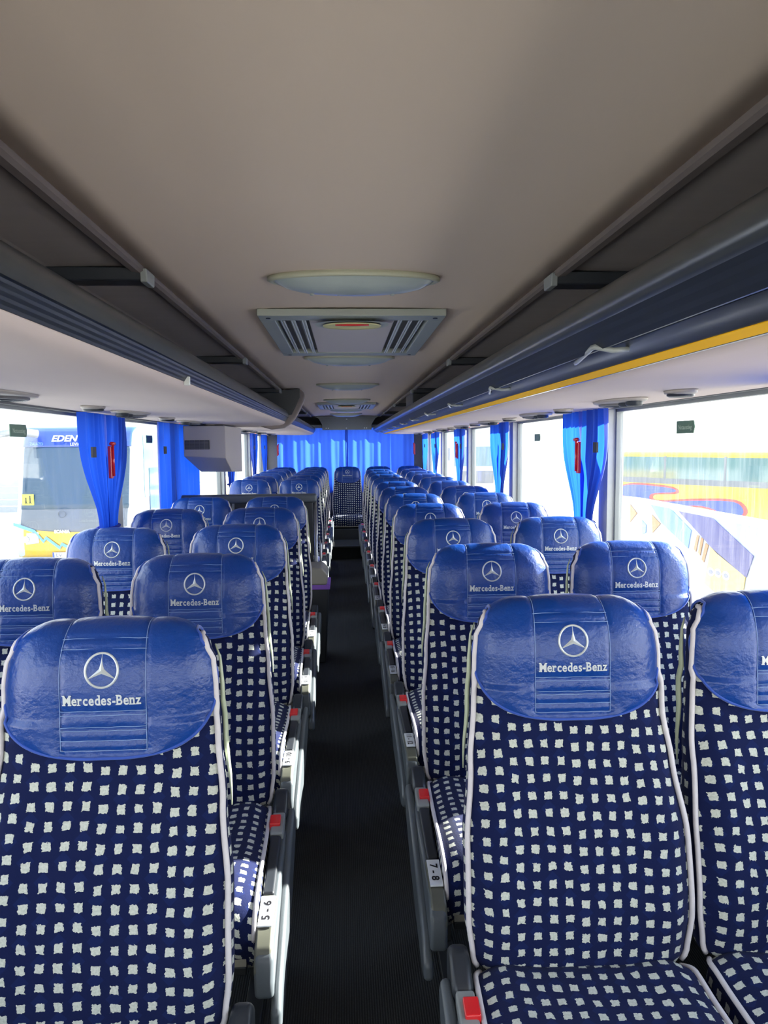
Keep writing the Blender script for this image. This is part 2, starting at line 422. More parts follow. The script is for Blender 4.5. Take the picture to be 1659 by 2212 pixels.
# right
part(MB().prism(rel([(.598, .160), (.605, .153), (.65, .147), (.75, .142), (.9, .142), (1.05, .145), (XR-.002, .147), (XR-.002, .2), (.60, .2)]), Y0R, Y1R),
     'underside_panel', 'rack_fabric', rackR, smooth=True, angle=50)
pr = [(.49, .262), (.455, .262), (.43, .255), (.413, .240), (.405, .222), (.405, .210), (.410, .201)]
zz = [(.410+.0085*i, .201-.0058*i+(.0005 if i % 2 else 0)) for i in range(1, 7)]
part(MB().prism(rel(pr+[zz[0], (.49, .198)]), Y0R, Y1R), 'front_rail', 'rail_aluminium', rackR, smooth=True, angle=60)
part(MB().prism(rel([(.49, .196)]+zz+[(.49, .175)]), Y0R, Y1R), 'ribbed_strip', 'rail_dark', rackR)
part(MB().prism(rel([(.497, .1765), (.505, .171), (.520, .1665), (.540, .158), (.542, .1555), (.544, .1542), (.580, .1492), (.582, .151), (.585, .1485), (.594, .1490), (.597, .155), (.597, .175), (.52, .184)]), Y0R, Y1R),
     'lower_rail', 'rail_aluminium', rackR, smooth=True, angle=30)
part(MB().prism(rel([(.5450, .1540), (.5790, .1494), (.5786, .1478), (.5442, .1525)]), Y0R, Y1R), 'yellow_strip', 'yellow_strip', rackR)
part(MB().prism(rel([(.49, .19), (.62, .19), (.62, .2), (.49, .2)]), Y0R, Y1R), 'rack_floor', 'rail_dark', rackR)
for d in (.40, 1.36, 2.30, 3.22, 4.15, 5.08, 6.0, 6.9, 7.8, 8.7, 9.6):
    pts = [(.502, d+.24, 1.38+.172), (.485, d+.17, 1.38+.168), (.450, d-.02, 1.38+.1708), (.449, d-.04, 1.38+.1700), (.480, d-.045, 1.38+.1635), (.51, d-.04, 1.38+.166)]
    part(MB().tube(pts, .0042, 6, flat=1.3), 'rail_bracket', 'plastic_lightgrey', rackR, smooth=True)
part(MB().box((-.418, 1.99, 1.38+.160), (-.402, 1.998, 1.38+.183)), 'hook', 'slat_white', rackL, bevel=.002)
# dark cross bars between ceiling edge and rack, light end caps
for side, ds in ((-1, (-.05, 1.75, 3.42, 5.28, 7.1, 8.9)), (1, (-.05, 1.78, 3.50, 5.40, 7.25, 9.1))):
    for i, d in enumerate(ds):
        x = CXL if side < 0 else CXR
        if d < 0: continue
        words = ['nearest', 'second nearest', 'third nearest', 'fourth nearest', 'farthest']
        e = tag(empty('ceiling_cross_bar', (x, d, CZ)), 'dark bar with grey end cap across the %s outer ceiling, %s of its row' % ('left' if side < 0 else 'right', words[i-1]), 'ceiling bar', 'dark cross bars over the luggage racks')
        a, b = sorted((x-side*.0, x+side*.36))
        part(MB().prism([(d-.035, CZ+.0), (d-.03, CZ-.030), (d+.03, CZ-.030), (d+.035, CZ)], a, b, 'x'), 'bar', 'plastic_dark', e, bevel=.004)
        a, b = sorted((x-side*.012, x+side*.004))
        part(MB().prism([(d-.037, CZ-.004), (d-.032, CZ-.034), (d+.032, CZ-.034), (d+.037, CZ-.004)], a, b, 'x'), 'end_cap', 'plastic_lightgrey', e, bevel=.003)
# curved partition across the left rack and a dark bulkhead in the right one
e = tag(empty('rack_partition', (-.45, 5.45, 1.55)), 'brown curved partition closing the left luggage rack above the aisle', 'partition')
pr = [(-.44, CZ+.002), (-.31, CZ+.002), (-.285, CZ-.02), (-.275, CZ-.05), (-.285, CZ-.09), (-.305, CZ-.13), (-.325, CZ-.17), (-.345, CZ-.205), (-.38, CZ-.245), (-.43, CZ-.275), (-.52, CZ-.285), (-.60, CZ-.262), (-.60, CZ-.2), (-.50, CZ-.2), (-.44, CZ-.1)]
part(MB().prism(pr, 5.36, 5.44), 'curved_edge', 'partition_brown', e, bevel=.012, segs=3)
part(MB().prism([(-.31, CZ), (-.31, CZ-.06), (-.37, CZ-.18), (-.45, CZ-.2), (-.95, CZ-.2), (-.95, CZ-.06)], 5.33, 5.358), 'dark_panel', 'plastic_dark', e)
tag(MB().box((CXR+.01, 5.5, 1.60), (CXR+.42, 6.1, CZ-.004)).obj('storage_box', 'plastic_dark', bevel=.01), 'dark box filling the right luggage rack behind the third cross bar', 'box')
# ------------------------------------------------------------------ ceiling lights and hatches
def ceiling_lamp(y, lab):
    e = tag(empty('ceiling_light', (XC+.005, y, CZ+.010)), lab, 'ceiling light', 'oval ceiling lights')
    def ov(prof, mi=0):
        return MB().lathe(prof, (XC+.005, y, CZ+.012), 48, 1, .36, mi)
    part(ov([(.20, 0), (.212, -.004), (.212, -.012), (.204, -.016), (.196, -.014), (.19, -.004)]), 'rim', 'lens_rim', e, smooth=True)
    lens = ov([(.199, -.010), (.19, -.018), (.165, -.030), (.13, -.038), (.08, -.043), (.03, -.045), (.001, -.045)])
    part(lens, 'lens', 'lens_grey', e, smooth=True)
    for k in (-.09, -.03, .03, .09):
        part(MB().lathe([(.006, .0), (.005, -.004), (.001, -.005)], (XC+k*1.1, y+.012, CZ-.028), 10), 'bulb_dimple', 'hatch_frame', e, smooth=True)
lw = ['nearest to the camera', 'just behind the near roof hatch', 'third from the front', 'just before the far roof hatch', 'just behind the far roof hatch', 'farthest, by the rear curtain']
for y, l in zip((1.86, 3.5, 5.05, 6.75, 8.45, 9.8), lw):
    ceiling_lamp(y, 'grey oval ceiling light, '+l)
def hatch(y0, y1, lab):
    zc = CZ+.008; e = tag(empty('roof_hatch', (XC+.005, (y0+y1)/2, zc)), lab, 'roof hatch')
    xm = XC+.005; W = .285; L_ = y1-y0
    # frame ring with two louvre openings
    m_ = MB(); z0, z1 = zc-.022, zc+.0
    xa = [-W, -.215, -.145, .145, .215, W]
    m_.box((xm-W, y0, z0), (xm+W, y0+.085, z1)); m_.box((xm-W, y1-.09, z0), (xm+W, y1, z1))
    m_.box((xm-W, y0+.085, z0), (xm-.238, y1-.09, z1)); m_.box((xm+.238, y0+.085, z0), (xm+W, y1-.09, z1))
    part(m_, 'frame', 'hatch_frame', e, bevel=.003)
    part(MB().box((xm-.135, y0+.086, z0+.004), (xm+.135, y1-.091, z1)), 'centre_panel', 'hatch_panel', e, bevel=.004)
    for sgn in (-1, 1):
        lv = MB().box((min(xm+sgn*.135, xm+sgn*.238), y0+.086, z1-.002), (max(xm+sgn*.135, xm+sgn*.238), y1-.091, z1+.004), 0)
        part(lv, 'louvre_back', 'speaker_grey', e)
        sl = MB()
        for k in range(3):
            x = xm+sgn*(.155+.033*k)
            sl.prism([(x-sgn*.012, z0), (x-sgn*.008, z0), (x+sgn*.012, z1-.003), (x+sgn*.008, z1-.003)], y0+.087, y1-.092)
            sl.box((x-.002, y0+.087, z0+.002), (x+.002, y1-.092, z0+.006))
        part(sl, 'louvre', 'slat_white', e)
    # handle cup at the front edge
    def cup(u, v):
        a = 2*PI*u; r = v
        return (xm+.115*r*math.copysign(abs(math.cos(a))**.6, math.cos(a)), y0+.105+.075*r*math.copysign(abs(math.sin(a))**.8, math.sin(a)), z0-.010+(.0 if v > .8 else .0)+.010*(1-smoothstep(.55, .85, v)))
    part(MB().grid(cup, 40, 10), 'handle_cup', 'hatch_frame', e, smooth=True)
    part(MB().lathe([(.092, -.002), (.090, -.006), (.075, -.003), (.001, -.001)], (xm, y0+.112, z0-.009), 32, 1, .68), 'cup_inset', 'yellow_cup', e, smooth=True)
    part(MB().tube([(xm-.052, y0+.085, z0-.013), (xm, y0+.080, z0-.014), (xm+.052, y0+.085, z0-.013)], .0035, 8), 'release_lever', 'red_plastic', e, smooth=True)
    for sx_ in (-1, 1):
        for yy in (y0+.04, y1-.04):
            part(MB().lathe([(.008, 0), (.006, -.002), (.001, -.002)], (xm+sx_*.255, yy, z0), 12), 'screw', 'plastic_dark', e)
hatch(2.27, 3.27, 'grey framed roof hatch with white louvres and yellow handle cup, the near one')
hatch(7.2, 8.15, 'small looking far roof hatch with louvres near the rear of the ceiling')

# ------------------------------------------------------------------ service units under the racks
def service_unit(x, y, z, sg, lab, grp):
    e = tag(empty('reading_light_unit', (x, y, z)), lab, 'reading light unit', grp)
    part(MB().lathe([(.001, 0), (.085, 0), (.083, -.007), (.07, -.012), (.001, -.013)], (x, y, z), 32, .8, 2.1), 'housing', 'unit_housing', e, smooth=True)
    sp = MB().lathe([(.06, -.010), (.06, -.017), (.054, -.02), (.001, -.021)], (x+sg*.0, y+.03, z), 32, .9, 1.3)
    part(sp, 'speaker_grille', 'speaker_grey', e, smooth=True)
    for r in (.015, .025, .035, .045):
        part(MB().tube([(x+.9*r*math.cos(a*PI/10), y+.03+1.3*r*math.sin(a*PI/10), z-.0205) for a in range(20)], .0014, 4, closed=True), 'grille_ring', 'plastic_dark', e, smooth=True)
    for k in (-1, 1):
        part(MB().lathe([(.026, -.008), (.027, -.02), (.022, -.026), (.014, -.022), (.001, -.020)], (x+.0, y-.10+k*.030-.0, z), 20), 'air_nozzle', 'plastic_dark', e, smooth=True)
    part(MB().lathe([(.012, -.006), (.013, -.016), (.009, -.019), (.001, -.019)], (x+sg*.035, y-.06, z), 14), 'call_button', 'red_plastic', e, smooth=True)
def single_nozzle(x, y, z, lab, grp):
    e = tag(empty('air_nozzle_unit', (x, y, z)), lab, 'air nozzle', grp)
    part(MB().lathe([(.001, 0), (.05, 0), (.048, -.008), (.036, -.012), (.001, -.012)], (x, y, z), 24, .8, 1.3), 'housing', 'unit_housing', e, smooth=True)
    part(MB().lathe([(.036, -.008), (.037, -.015), (.030, -.019), (.018, -.016), (.001, -.015)], (x, y, z), 24), 'nozzle', 'plastic_dark', e, smooth=True)
ordw = ['nearest', 'second nearest', 'third nearest', 'fourth nearest', 'fifth nearest', 'sixth nearest', 'seventh nearest', 'eighth nearest', 'ninth nearest']
for i, y in enumerate((2.02, 3.22, 4.42, 5.75, 6.9, 8.05, 9.2)):
    service_unit(-.90, y, CAMZ+.1475, -1, 'oval speaker and reading light unit under the left rack, '+ordw[i], 'reading light units under the left rack')
for i, y in enumerate((2.74, 3.86, 5.05, 6.3, 7.5)):
    single_nozzle(-.90, y, CAMZ+.1475, 'round black air nozzle under the left rack, '+ordw[i], 'air nozzles under the left rack')
for i, y in enumerate((2.48, 3.58, 4.72, 5.8, 6.95, 8.1, 9.2)):
    service_unit(.93, y, CAMZ+.142, 1, 'oval speaker and reading light unit under the right rack, '+ordw[i], 'reading light units under the right rack')
for i, y in enumerate((2.02, 3.12, 4.15, 5.25, 6.4, 7.5)):
    single_nozzle(.93, y, CAMZ+.142, 'round black air nozzle under the right rack, '+ordw[i], 'air nozzles under the right rack')

# ------------------------------------------------------------------ passenger seat
REC = math.radians(12.5); TL = .585
A_ = Vector((0, math.sin(REC), math.cos(REC))); NF = Vector((0, -math.cos(REC), math.sin(REC)))
LOGO = Vector((0, 0, 1.01)); B0 = LOGO-A_*TL-NF*.022
front = [(-.02, -.004), (.0, .004), (.06, .018), (.13, .027), (.24, .026), (.34, .010), (.43, .000), (.50, .010), (.56, .021), (.603, .021), (.636, .008), (.657, -.014), (.664, -.040)]
back = [(.664, -.040), (.660, -.064), (.642, -.085), (.59, -.098), (.50, -.102), (.38, -.105), (.2, -.11), (.06, -.11), (.0, -.10), (-.02, -.09)]
FR = catmull(front, 6); BK = catmull(back, 8)
PROF = FR+BK[1:]
P3 = [B0+A_*t+NF*n for t, n in PROF]
S_ = [0]
for a, b in zip(P3, P3[1:]): S_.append(S_[-1]+(b-a).length)
# arc length of the emblem point
iL = min(range(len(FR)), key=lambda i: abs(FR[i][0]-TL))
SL = S_[iL]; NFR = len(FR)
def prof_at(s):
    s = max(0, min(S_[-1]-1e-6, s))
    import bisect
    i = min(bisect.bisect_right(S_, s)-1, len(S_)-2)
    k = (s-S_[i])/(S_[i+1]-S_[i]); p = P3[i].lerp(P3[i+1], k)
    def nrm(j):
        d = P3[min(j+1, len(P3)-1)]-P3[max(j-1, 0)]; d.normalize(); return Vector((0, -d.z, d.y))
    n = nrm(i).lerp(nrm(i+1), k); n.normalize()
    t = PROF[i][0]*(1-k)+PROF[i+1][0]*k
    return p, n, t
HW = [(-.02, .188), (.0, .196), (.08, .204), (.22, .203), (.36, .190), (.46, .180), (.54, .176), (.60, .172), (.64, .160), (.664, .150)]
def drop(x, t, back=False):
    hw = interp(HW, t); r = min(1.08, abs(x)/hw)
    d = .020*r**4+.012*r**10
    if t < .45 and not back: d -= .012*math.exp(-((r-.78)/.16)**2)*smoothstep(.45, .3, t)*smoothstep(-.05, .1, t)
    if t > .5: d += .012*r**2
    d *= 1-.45*smoothstep(.60, .66, t)
    return d
def surf(x, s, off=0):
    p, n, t = prof_at(s)
    q = p+n*(off-drop(x, t, s > S_[NFR]))
    return Vector((x, q.y, q.z))
def seat_back():
    mb = MB(); NX = 28
    nf = 54
    fs_ = [S_[NFR-1]*i/nf for i in range(nf+1)]
    bs_ = [S_[NFR-1]+(S_[-1]-S_[NFR-1])*i/nf for i in range(nf+1)]
    def strip(slist, mi=0):
        rows = []
        for s in slist:
            hw = interp(HW, prof_at(s)[2]); rows.append([(hw*(2*i/NX-1)) for i in range(NX+1)])
        vs_ = [surf(x, s) for s, r in zip(slist, rows) for x in r]
        uv = [(x+.013, s) for s, r in zip(slist, rows) for x in r]
        n = NX+1
        fs = [(j*n+i, j*n+i+1, (j+1)*n+i+1, (j+1)*n+i) for j in range(len(slist)-1) for i in range(NX)]
        mb.add(vs_, fs, mi, uv)
    strip(fs_); strip(bs_)
    ends = {}
    for sg in (-1, 1):
        fe = []; be = []
        for j, s in enumerate(fs_):
            hw = interp(HW, prof_at(s)[2]); fe.append(surf(sg*hw, s))
        for j, s in enumerate(reversed(bs_)):
            hw = interp(HW, prof_at(s)[2]); be.append(surf(sg*hw, s))
        NS = 6
        vs_ = []; uv = []
        for j in range(nf+1):
            for k in range(NS+1):
                t = k/NS; p = fe[j].lerp(be[j], t); p = Vector((p.x+sg*.006*math.sin(PI*t), p.y, p.z))
                vs_.append(p); uv.append((sg*(.22+(fe[j]-be[j]).length*t), fs_[j]))
        fs = [(j*(NS+1)+k, j*(NS+1)+k+1, (j+1)*(NS+1)+k+1, (j+1)*(NS+1)+k) if sg > 0 else (j*(NS+1)+k, (j+1)*(NS+1)+k, (j+1)*(NS+1)+k+1, j*(NS+1)+k+1) for j in range(nf) for k in range(NS)]
        mb.add(vs_, fs, 0, uv)
        ends[sg] = (fe, be)
    return mb, ends
def cover_hw(v):
    """half width of the head cover at distance v below the emblem (negative: above, over the top)"""
    if v > .02:
        k = (v-.02)/.128
        return .181*max(0.0, 1-k**3.0)**(1/2.5)
    return interp([(-.26, .158), (-.12, .144), (-.09, .146), (-.065, .155), (-.03, .173), (.02, .181)], v)
def cov(x, v, off=0):
    return surf(x, SL-v, .0075+off)
PW = .071
VL = [-.052, -.034, .067, .074, .094, .100, .117]
def make_cover():
    mb = MB(); NX, NV = 72, 92; v0, v1 = .1475, -.25
    def vv(b): return v0+(v1-v0)*b
    vs_ = []; uv = []
    vlist = [v0-(.1275)*(math.sin(PI/2*(j/30)-PI/2)+1) for j in range(0, 31)]
    vlist += [vlist[-1]+(v1-vlist[-1])*k/60 for k in range(1, 61)]
    for v in vlist:
        hw = max(.02, cover_hw(v))
        for i in range(NX+1):
            x = hw*(2*i/NX-1)
            o = .0
            # stitched grooves and soft padding
            for sx_ in (-1, 1):
                if v < .135: o -= .0026*math.exp(-((x-sx_*(PW-.004*smoothstep(.0, -.09, v)))/.0035)**2)
            if abs(x) < PW:
                for l in VL+[.134]: o -= .0026*math.exp(-((v-l)/.003)**2)
                if v < .06: o += .002*(1-(x/PW)**2)
            else:
                o += .0035*math.sin(PI*min(1, (abs(x)-PW)/(hw-PW+.001)))
            vs_.append(cov(x, v, o)); uv.append((x, v))
    n = NX+1
    fs = [(j*n+i, j*n+i+1, (j+1)*n+i+1, (j+1)*n+i) for j in range(len(vlist)-1) for i in range(NX)]
    mb.add(vs_, fs, 0, uv)
    # bound edge
    loop = [(sg_*cover_hw(v), v) for sg_, vl in ((1, vlist), ) for v in vl]
    right = [cov(max(.02, cover_hw(v)), v, 0) for v in vlist]; left = [cov(-max(.02, cover_hw(v)), v, 0) for v in vlist]
    bottom = [cov(.02*(1-2*k/6), v0, 0) for k in range(1, 6)]
    mb.tube(list(reversed(right))+bottom+left, .0030, 6, 1)
    # threads
    def line(pts): mb.tube(pts, .00065, 5, 2)
    for sx_ in (-1, 1):
        vv_ = [.134-k*.006 for k in range(50)]
        line([cov(sx_*(PW-.004*smoothstep(.0, -.09, v)), v, -.0012) for v in vv_ if v > -.15])
    for l in VL+[.134]:
        line([cov(PW*(2*k/24-1), l+(.0003*math.sin(k*.9+l*90)), -.0012) for k in range(25)])
    return mb
def make_emblem():
    mb = MB(); R = .0268
    ring = [cov(R*math.cos(a*PI/20), -R*math.sin(a*PI/20), .0018) for a in range(40)]
    mb.tube(ring, .0021, 8, closed=True)
    for k in range(3):
        a = PI/2+k*2*PI/3
        d = (math.cos(a), math.sin(a)); n = (-d[1], d[0])
        tip = (d[0]*R*.97, d[1]*R*.97); w_ = .0062
        l = (n[0]*w_+d[0]*.0027, n[1]*w_+d[1]*.0027); r = (-n[0]*w_+d[0]*.0027, -n[1]*w_+d[1]*.0027)
        C_ = lambda p, o: cov(p[0], -p[1], o)
        mb.add([C_((0, 0), .0050), C_(l, .0008), C_(tip, .0022), C_(r, .0008)], [(0, 1, 2), (0, 2, 3)])
        tipw = .0007
    return mb
def make_letters():
    mb = MB(); h = .0165; W = .128; V0 = .047
    txt = 'Mercedes-Benz'
    glyph = [text_mesh(c, h, .0006, .0005) for c in txt]
    sp = .0020; tot = sum(g[2] for g in glyph)+sp*(len(txt)-1); k = W/tot; x = -W/2
    def raw_min(vs_): return min(v[1] for v in vs_), max(v[1] for v in vs_)
    def rect(x0, x1, y0, y1):
        n = 3
        for q in range(n):
            xa, xb = x0+(x1-x0)*q/n, x0+(x1-x0)*(q+1)/n
            mb.add([cov(xa, V0-y0, .0022), cov(xb, V0-y0, .0022), cov(xb, V0-y1, .0022), cov(xa, V0-y1, .0022)], [(0, 1, 2, 3)])
    for c, (vs_, fs, wd) in zip(txt, glyph):
        cx_ = x+wd*k/2
        mb.add([cov(cx_+a*k, V0-b, .0016+(.0006 if z > 0 else -.0006)) for a, b, z in vs_], fs)
        ya, yb = raw_min(vs_); e = .0014; l_, r_ = cx_-wd*k/2, cx_+wd*k/2; th = .0017; sw = .0032
        if c in 'Mrnn': rect(l_-e, l_+sw+e, ya, ya+th)
        if c in 'Mn': rect(r_-sw-e, r_+e, ya, ya+th)
        if c in 'M': rect(l_-e, l_+sw, yb-th, yb); rect(r_-sw, r_+e, yb-th, yb)
        if c in 'rn': rect(l_-e, l_+sw, yb-th, yb)
        if c in 'B': rect(l_-e, l_+sw, ya, ya+th); rect(l_-e, l_+sw, yb-th, yb)
        if c in 'd': rect(r_-sw-e, r_, yb-th, yb); rect(r_-sw, r_+e, ya, ya+th)
        x += wd*k+sp*k
    return mb
def make_cushion():
    """front-to-back loft across x"""
    mb = MB(); NX, NY = 24, 30
    top = [(-.085, .425), (-.12, .438), (-.2, .436), (-.32, .440), (-.44, .452), (-.51, .452), (-.55, .438), (-.572, .410), (-.575, .38), (-.565, .345), (-.55, .315)]
    cur = catmull(top, 5); s = [0]
    for a, b in zip(cur, cur[1:]): s.append(s[-1]+math.dist(a, b))
    def hw(k): return interp([(0, .185), (.1, .198), (.5, .204), (.8, .202), (1, .188)], k)
    n = NX+1; vs_ = []; uv = []; edge = {-1: [], 1: []}
    for j, (y, z) in enumerate(cur):
        k = j/(len(cur)-1); h = hw(k)
        for i in range(n):
            x = h*(2*i/NX-1); r = abs(x)/h
            zz = z+.010*math.exp(-((r-.75)/.2)**2)*(1-k)-.016*r**6
            yy = y+.014*r**4*(k > .5)*(k-.5)*2
            vs_.append((x, yy, zz)); uv.append((x+.02, -s[j]+.011))
            if i == 0: edge[-1].append(Vector((x, yy, zz)))
            if i == NX: edge[1].append(Vector((x, yy, zz)))
    fs = [(j*n+i, (j+1)*n+i, (j+1)*n+i+1, j*n+i+1) for j in range(len(cur)-1) for i in range(NX)]
    mb.add(vs_, fs, 0, uv)
    for sg in (-1, 1):
        vs_ = []; uv = []; m = 5
        for j, p in enumerate(edge[sg]):
            bot = min(p.z-.004, .315+.02*(1-j/len(edge[sg])))
            for q in range(m+1):
                t = q/m; vs_.append((p.x+sg*.008*math.sin(PI*t*.8), p.y, p.z+(bot-p.z)*t)); uv.append((sg*(.25+(p.z-bot)*t), -s[j]))
        f2 = [(j*(m+1)+q, (j+1)*(m+1)+q, (j+1)*(m+1)+q+1, j*(m+1)+q+1) for j in range(len(edge[sg])-1) for q in range(m)]
        if sg > 0: f2 = [f[::-1] for f in f2]
        mb.add(vs_, f2, 0, uv)
    mb.box((-.185, -.55, .305), (.185, -.09, .325), 1)
    return mb, edge
back_mb, ends = seat_back()
cover_mb = make_cover(); emblem_mb = make_emblem(); letters_mb = make_letters(); cush_mb, cedge = make_cushion()

def pipe_mb(sg):
    fe = ends[sg][0]
    return MB().tube([p+Vector((sg*.003, 0, 0))+NF*.004 for p in fe], .0052, 8)
def cpipe_mb(sg):
    e = [p+Vector((sg*.002, 0, .002)) for p in cedge[sg]]
    return MB().tube(e[:40], .0050, 8)
def rim_mb(sg):
    """pale plastic rim behind the padding of the backrest"""
    be = ends[sg][1]; n = len(be)
    sel = [be[int(n*.50)+i*2] for i in range(int((n*.46)//2))]
    return MB().tube([p+Vector((sg*.009, .002, 0)) for p in sel], [.002+.006*math.sin(PI*i/(len(sel)-1)) for i in range(len(sel))], 8, 0, flat=.6)
def armrest_parts(sg, parent, num, fold=True):
    """aisle side armrest, lying beside the cushion. sg = +1 when the aisle is on the seat's +x side"""
    e = empty('armrest', (0, 0, 0), parent)
    X0 = sg*.2275
    def bx(x0, x1): a, b = sorted((X0+sg*x0, X0+sg*x1)); return a, b
    a, b = bx(-.018, .020)
    prof = [(-.135, .405), (-.135, .33), (-.20, .30), (-.48, .275), (-.60, .275), (-.628, .292), (-.632, .33), (-.618, .368), (-.58, .392), (-.22, .412)]
    MB().prism(prof, a, b, 'x').obj('arm_body', 'plastic_grey', e, bevel=.009, segs=3)
    a, b = bx(-.020, .018)
    MB().prism([(-.055, .40), (-.052, .445), (-.075, .462), (-.105, .462), (-.155, .432), (-.155, .385), (-.08, .36)], a, b, 'x').obj('rear_cap', 'plastic_dark', e, bevel=.012, segs=3)
    a, b = bx(-.019, .014)
    MB().prism([(-.156, .436), (-.245, .428), (-.245, .40), (-.156, .40)], a, b, 'x').obj('buckle_housing', 'plastic_lightgrey', e, bevel=.005)
    a, b = bx(-.022, .005)
    MB().prism([(-.18, .443), (-.218, .438), (-.218, .415), (-.18, .418)], a, b, 'x').obj('belt_button', 'red_plastic', e, bevel=.003)
    a, b = bx(-.017, .010)
    MB().prism([(-.247, .424), (-.46, .408), (-.46, .39), (-.247, .40)], a, b, 'x').obj('arm_pad', 'plastic_grey' if False else 'plastic_dark', e, bevel=.006)
    a, b = bx(-.019, .016)
    MB().prism([(-.462, .406), (-.575, .397), (-.605, .382), (-.626, .345), (-.62, .325), (-.60, .34), (-.462, .37)], a, b, 'x').obj('front_block', 'plastic_olive', e, bevel=.006)
    # outer ear
    a, b = bx(.014, .036)
    MB().prism([(-.11, .425), (-.085, .39), (-.11, .34), (-.28, .275), (-.48, .235), (-.60, .22), (-.645, .235), (-.64, .27), (-.60, .305), (-.44, .355), (-.25, .405)], a, b, 'x').obj('outer_shell', 'plastic_grey', e, bevel=.010, segs=3)
    if num:
        pm = MB(); up = Vector((0, .113, .009)).normalized()
        a, b = bx(-.016, .013)
        c0 = Vector(((a+b)/2, -.520, .4035)); right = Vector((1, 0, 0))
        nz = Vector((0, -.08, 1)).normalized()
        def pl(x, y, z): return c0+right*x+up*y+nz*z
        hw = (b-a)/2
        pm.add([pl(-hw, -.045, .0), pl(hw, -.045, 0), pl(hw, .045, 0), pl(-hw, .045, 0), pl(-hw, -.045, .0035), pl(hw, -.045, .0035), pl(hw, .045, .0035), pl(-hw, .045, .0035)],
               [(4, 5, 6, 7), (0, 1, 5, 4), (1, 2, 6, 5), (2, 3, 7, 6), (3, 0, 4, 7)])
        if sg > 0: tf = lambda x, y, z: pl(-y, x, .0042)      # reads from the front end upwards
        else: tf = lambda x, y, z: pl(y, -x, .0042)
        put_text(pm, num, .0165, tf, 1, width=.066 if len(num) > 5 else .058, bold=.0006)
        pm.obj('number_plate', ['white_plate', 'black_ink'], e)
    return e
def leg_parts(sg, parent):
    x = sg*.165
    MB().prism([(-.20, .0), (-.20, .02), (-.24, .30), (-.17, .30), (-.10, .30), (-.12, .02), (-.12, 0)], x-.02, x+.02, 'x').obj('leg', 'frame_metal', parent, bevel=.004)
    MB().box((x-.022, -.50, 0), (x+.022, -.06, .012)).obj('foot_rail', 'frame_metal', parent, bevel=.003)
    MB().box((x-.02, -.55, .285), (x+.02, -.08, .304)).obj('side_beam', 'frame_metal', parent, bevel=.003)
    MB().tube([(x+sg*.018, -.52, .30), (x+sg*.018, -.34, .16), (x+sg*.018, -.17, .03)], .011, 8).obj('brace', 'steel', parent, smooth=True)
    MB().box((-.19, -.53, .287), (.21 if sg > 0 else .19, -.50, .304)).obj('cross_beam', 'beige_metal', parent, bevel=.003)
def base_seat():
    root = empty('passenger_seat')
    ob = back_mb.obj('backrest', 'plush', root, smooth=True, angle=60)
    for sg in (-1, 1):
        pipe_mb(sg).obj('backrest_piping', 'piping', root, smooth=True)
        rim_mb(sg).obj('backrest_rim', 'shell_green', root, smooth=True)
        cpipe_mb(sg).obj('cushion_piping', 'piping', root, smooth=True)
    cv = cover_mb.obj('head_cover', ['cover_leather', 'cover_edge', 'thread'], root, smooth=True)
    emblem_mb.obj('emblem', 'silver_print', cv, smooth=False)
    letters_mb.obj('lettering', 'silver_print', cv)
    cu = cush_mb.obj('seat_cushion', ['plush', 'beige_metal'], root, smooth=True, angle=60)
    return root
proto = base_seat()
legL = {}
def inner_seat(root):
    MB().prism([(-.22, .0), (-.22, .02), (-.24, .30), (-.12, .30), (-.12, 0)], -.02, .02, 'x').obj('leg', 'frame_metal', root, bevel=.004)
    MB().box((-.19, -.53, .287), (.19, -.50, .304)).obj('cross_beam', 'beige_metal', root, bevel=.003)
rear_proto = copy_tree(proto)
window_proto = copy_tree(proto); inner_seat(window_proto)
aisle_proto = {}
for sg in (1, -1):
    r = copy_tree(proto) if sg > 0 else proto
    leg_parts(sg, r); aisle_proto[sg] = r
XLW, XLA, XRA, XRW = -.844, -.408, .424, .858
used = set()
def place(kind, sg, x, y, label, group, num=None, z=0, rz=0, armrest=True):
    src = {'w': window_proto, 'r': rear_proto}.get(kind) or aisle_proto[sg]
    key = src.name
    o = copy_tree(src)
    o.location = (x, y, z); o.rotation_euler = (0, 0, rz)
    tag(o, label, 'seat', group)
    if kind == 'a' and armrest: armrest_parts(sg, o, num)
    return o
rowsL = [1.235+.77*k for k in range(5)]; rowsL2 = [6.65, 7.38, 8.09, 8.78, 9.46]
rowsR = [1.35+.77*k for k in range(5)]+[5.19+.765*k for k in range(6)]
numL = ['1 - 2', '5 - 6', '9 - 10', '13 - 14', '17 - 18']; numR = ['3 - 4', '7 - 8', '11 - 12', '15 - 16', '19 - 20', '23 - 24', '27 - 28', '31 - 32', '35 - 36', '39 - 40', '43 - 44']
numL2 = ['21 - 22', '25 - 26', '29 - 30', '33 - 34', '37 - 38']
ow = ['first', 'second', 'third', 'fourth', 'fifth', 'sixth', 'seventh', 'eighth', 'ninth', 'tenth', 'eleventh']
desc = 'blue patterned coach seat with leather head cover, '
for k, y in enumerate(rowsL):
    place('a', 1, XLA, y, desc+'aisle side, %s row left of the aisle' % ow[k], 'seats left of the aisle before the partition', numL[k], rz=(.0, .01, -.012, .015, .0)[k])
    place('w', 1, XLW, y+(0, -.03, -.06, -.01, .03)[k], desc+'window side, %s row left of the aisle' % ow[k], 'seats left of the aisle before the partition')
for k, y in enumerate(rowsL2):
    place('a', 1, XLA, y, desc+'aisle side, %s row behind the partition' % ow[k], 'seats left of the aisle behind the partition', numL2[k])
    place('w', 1, XLW, y-.05, desc+'window side, %s row behind the partition' % ow[k], 'seats left of the aisle behind the partition')
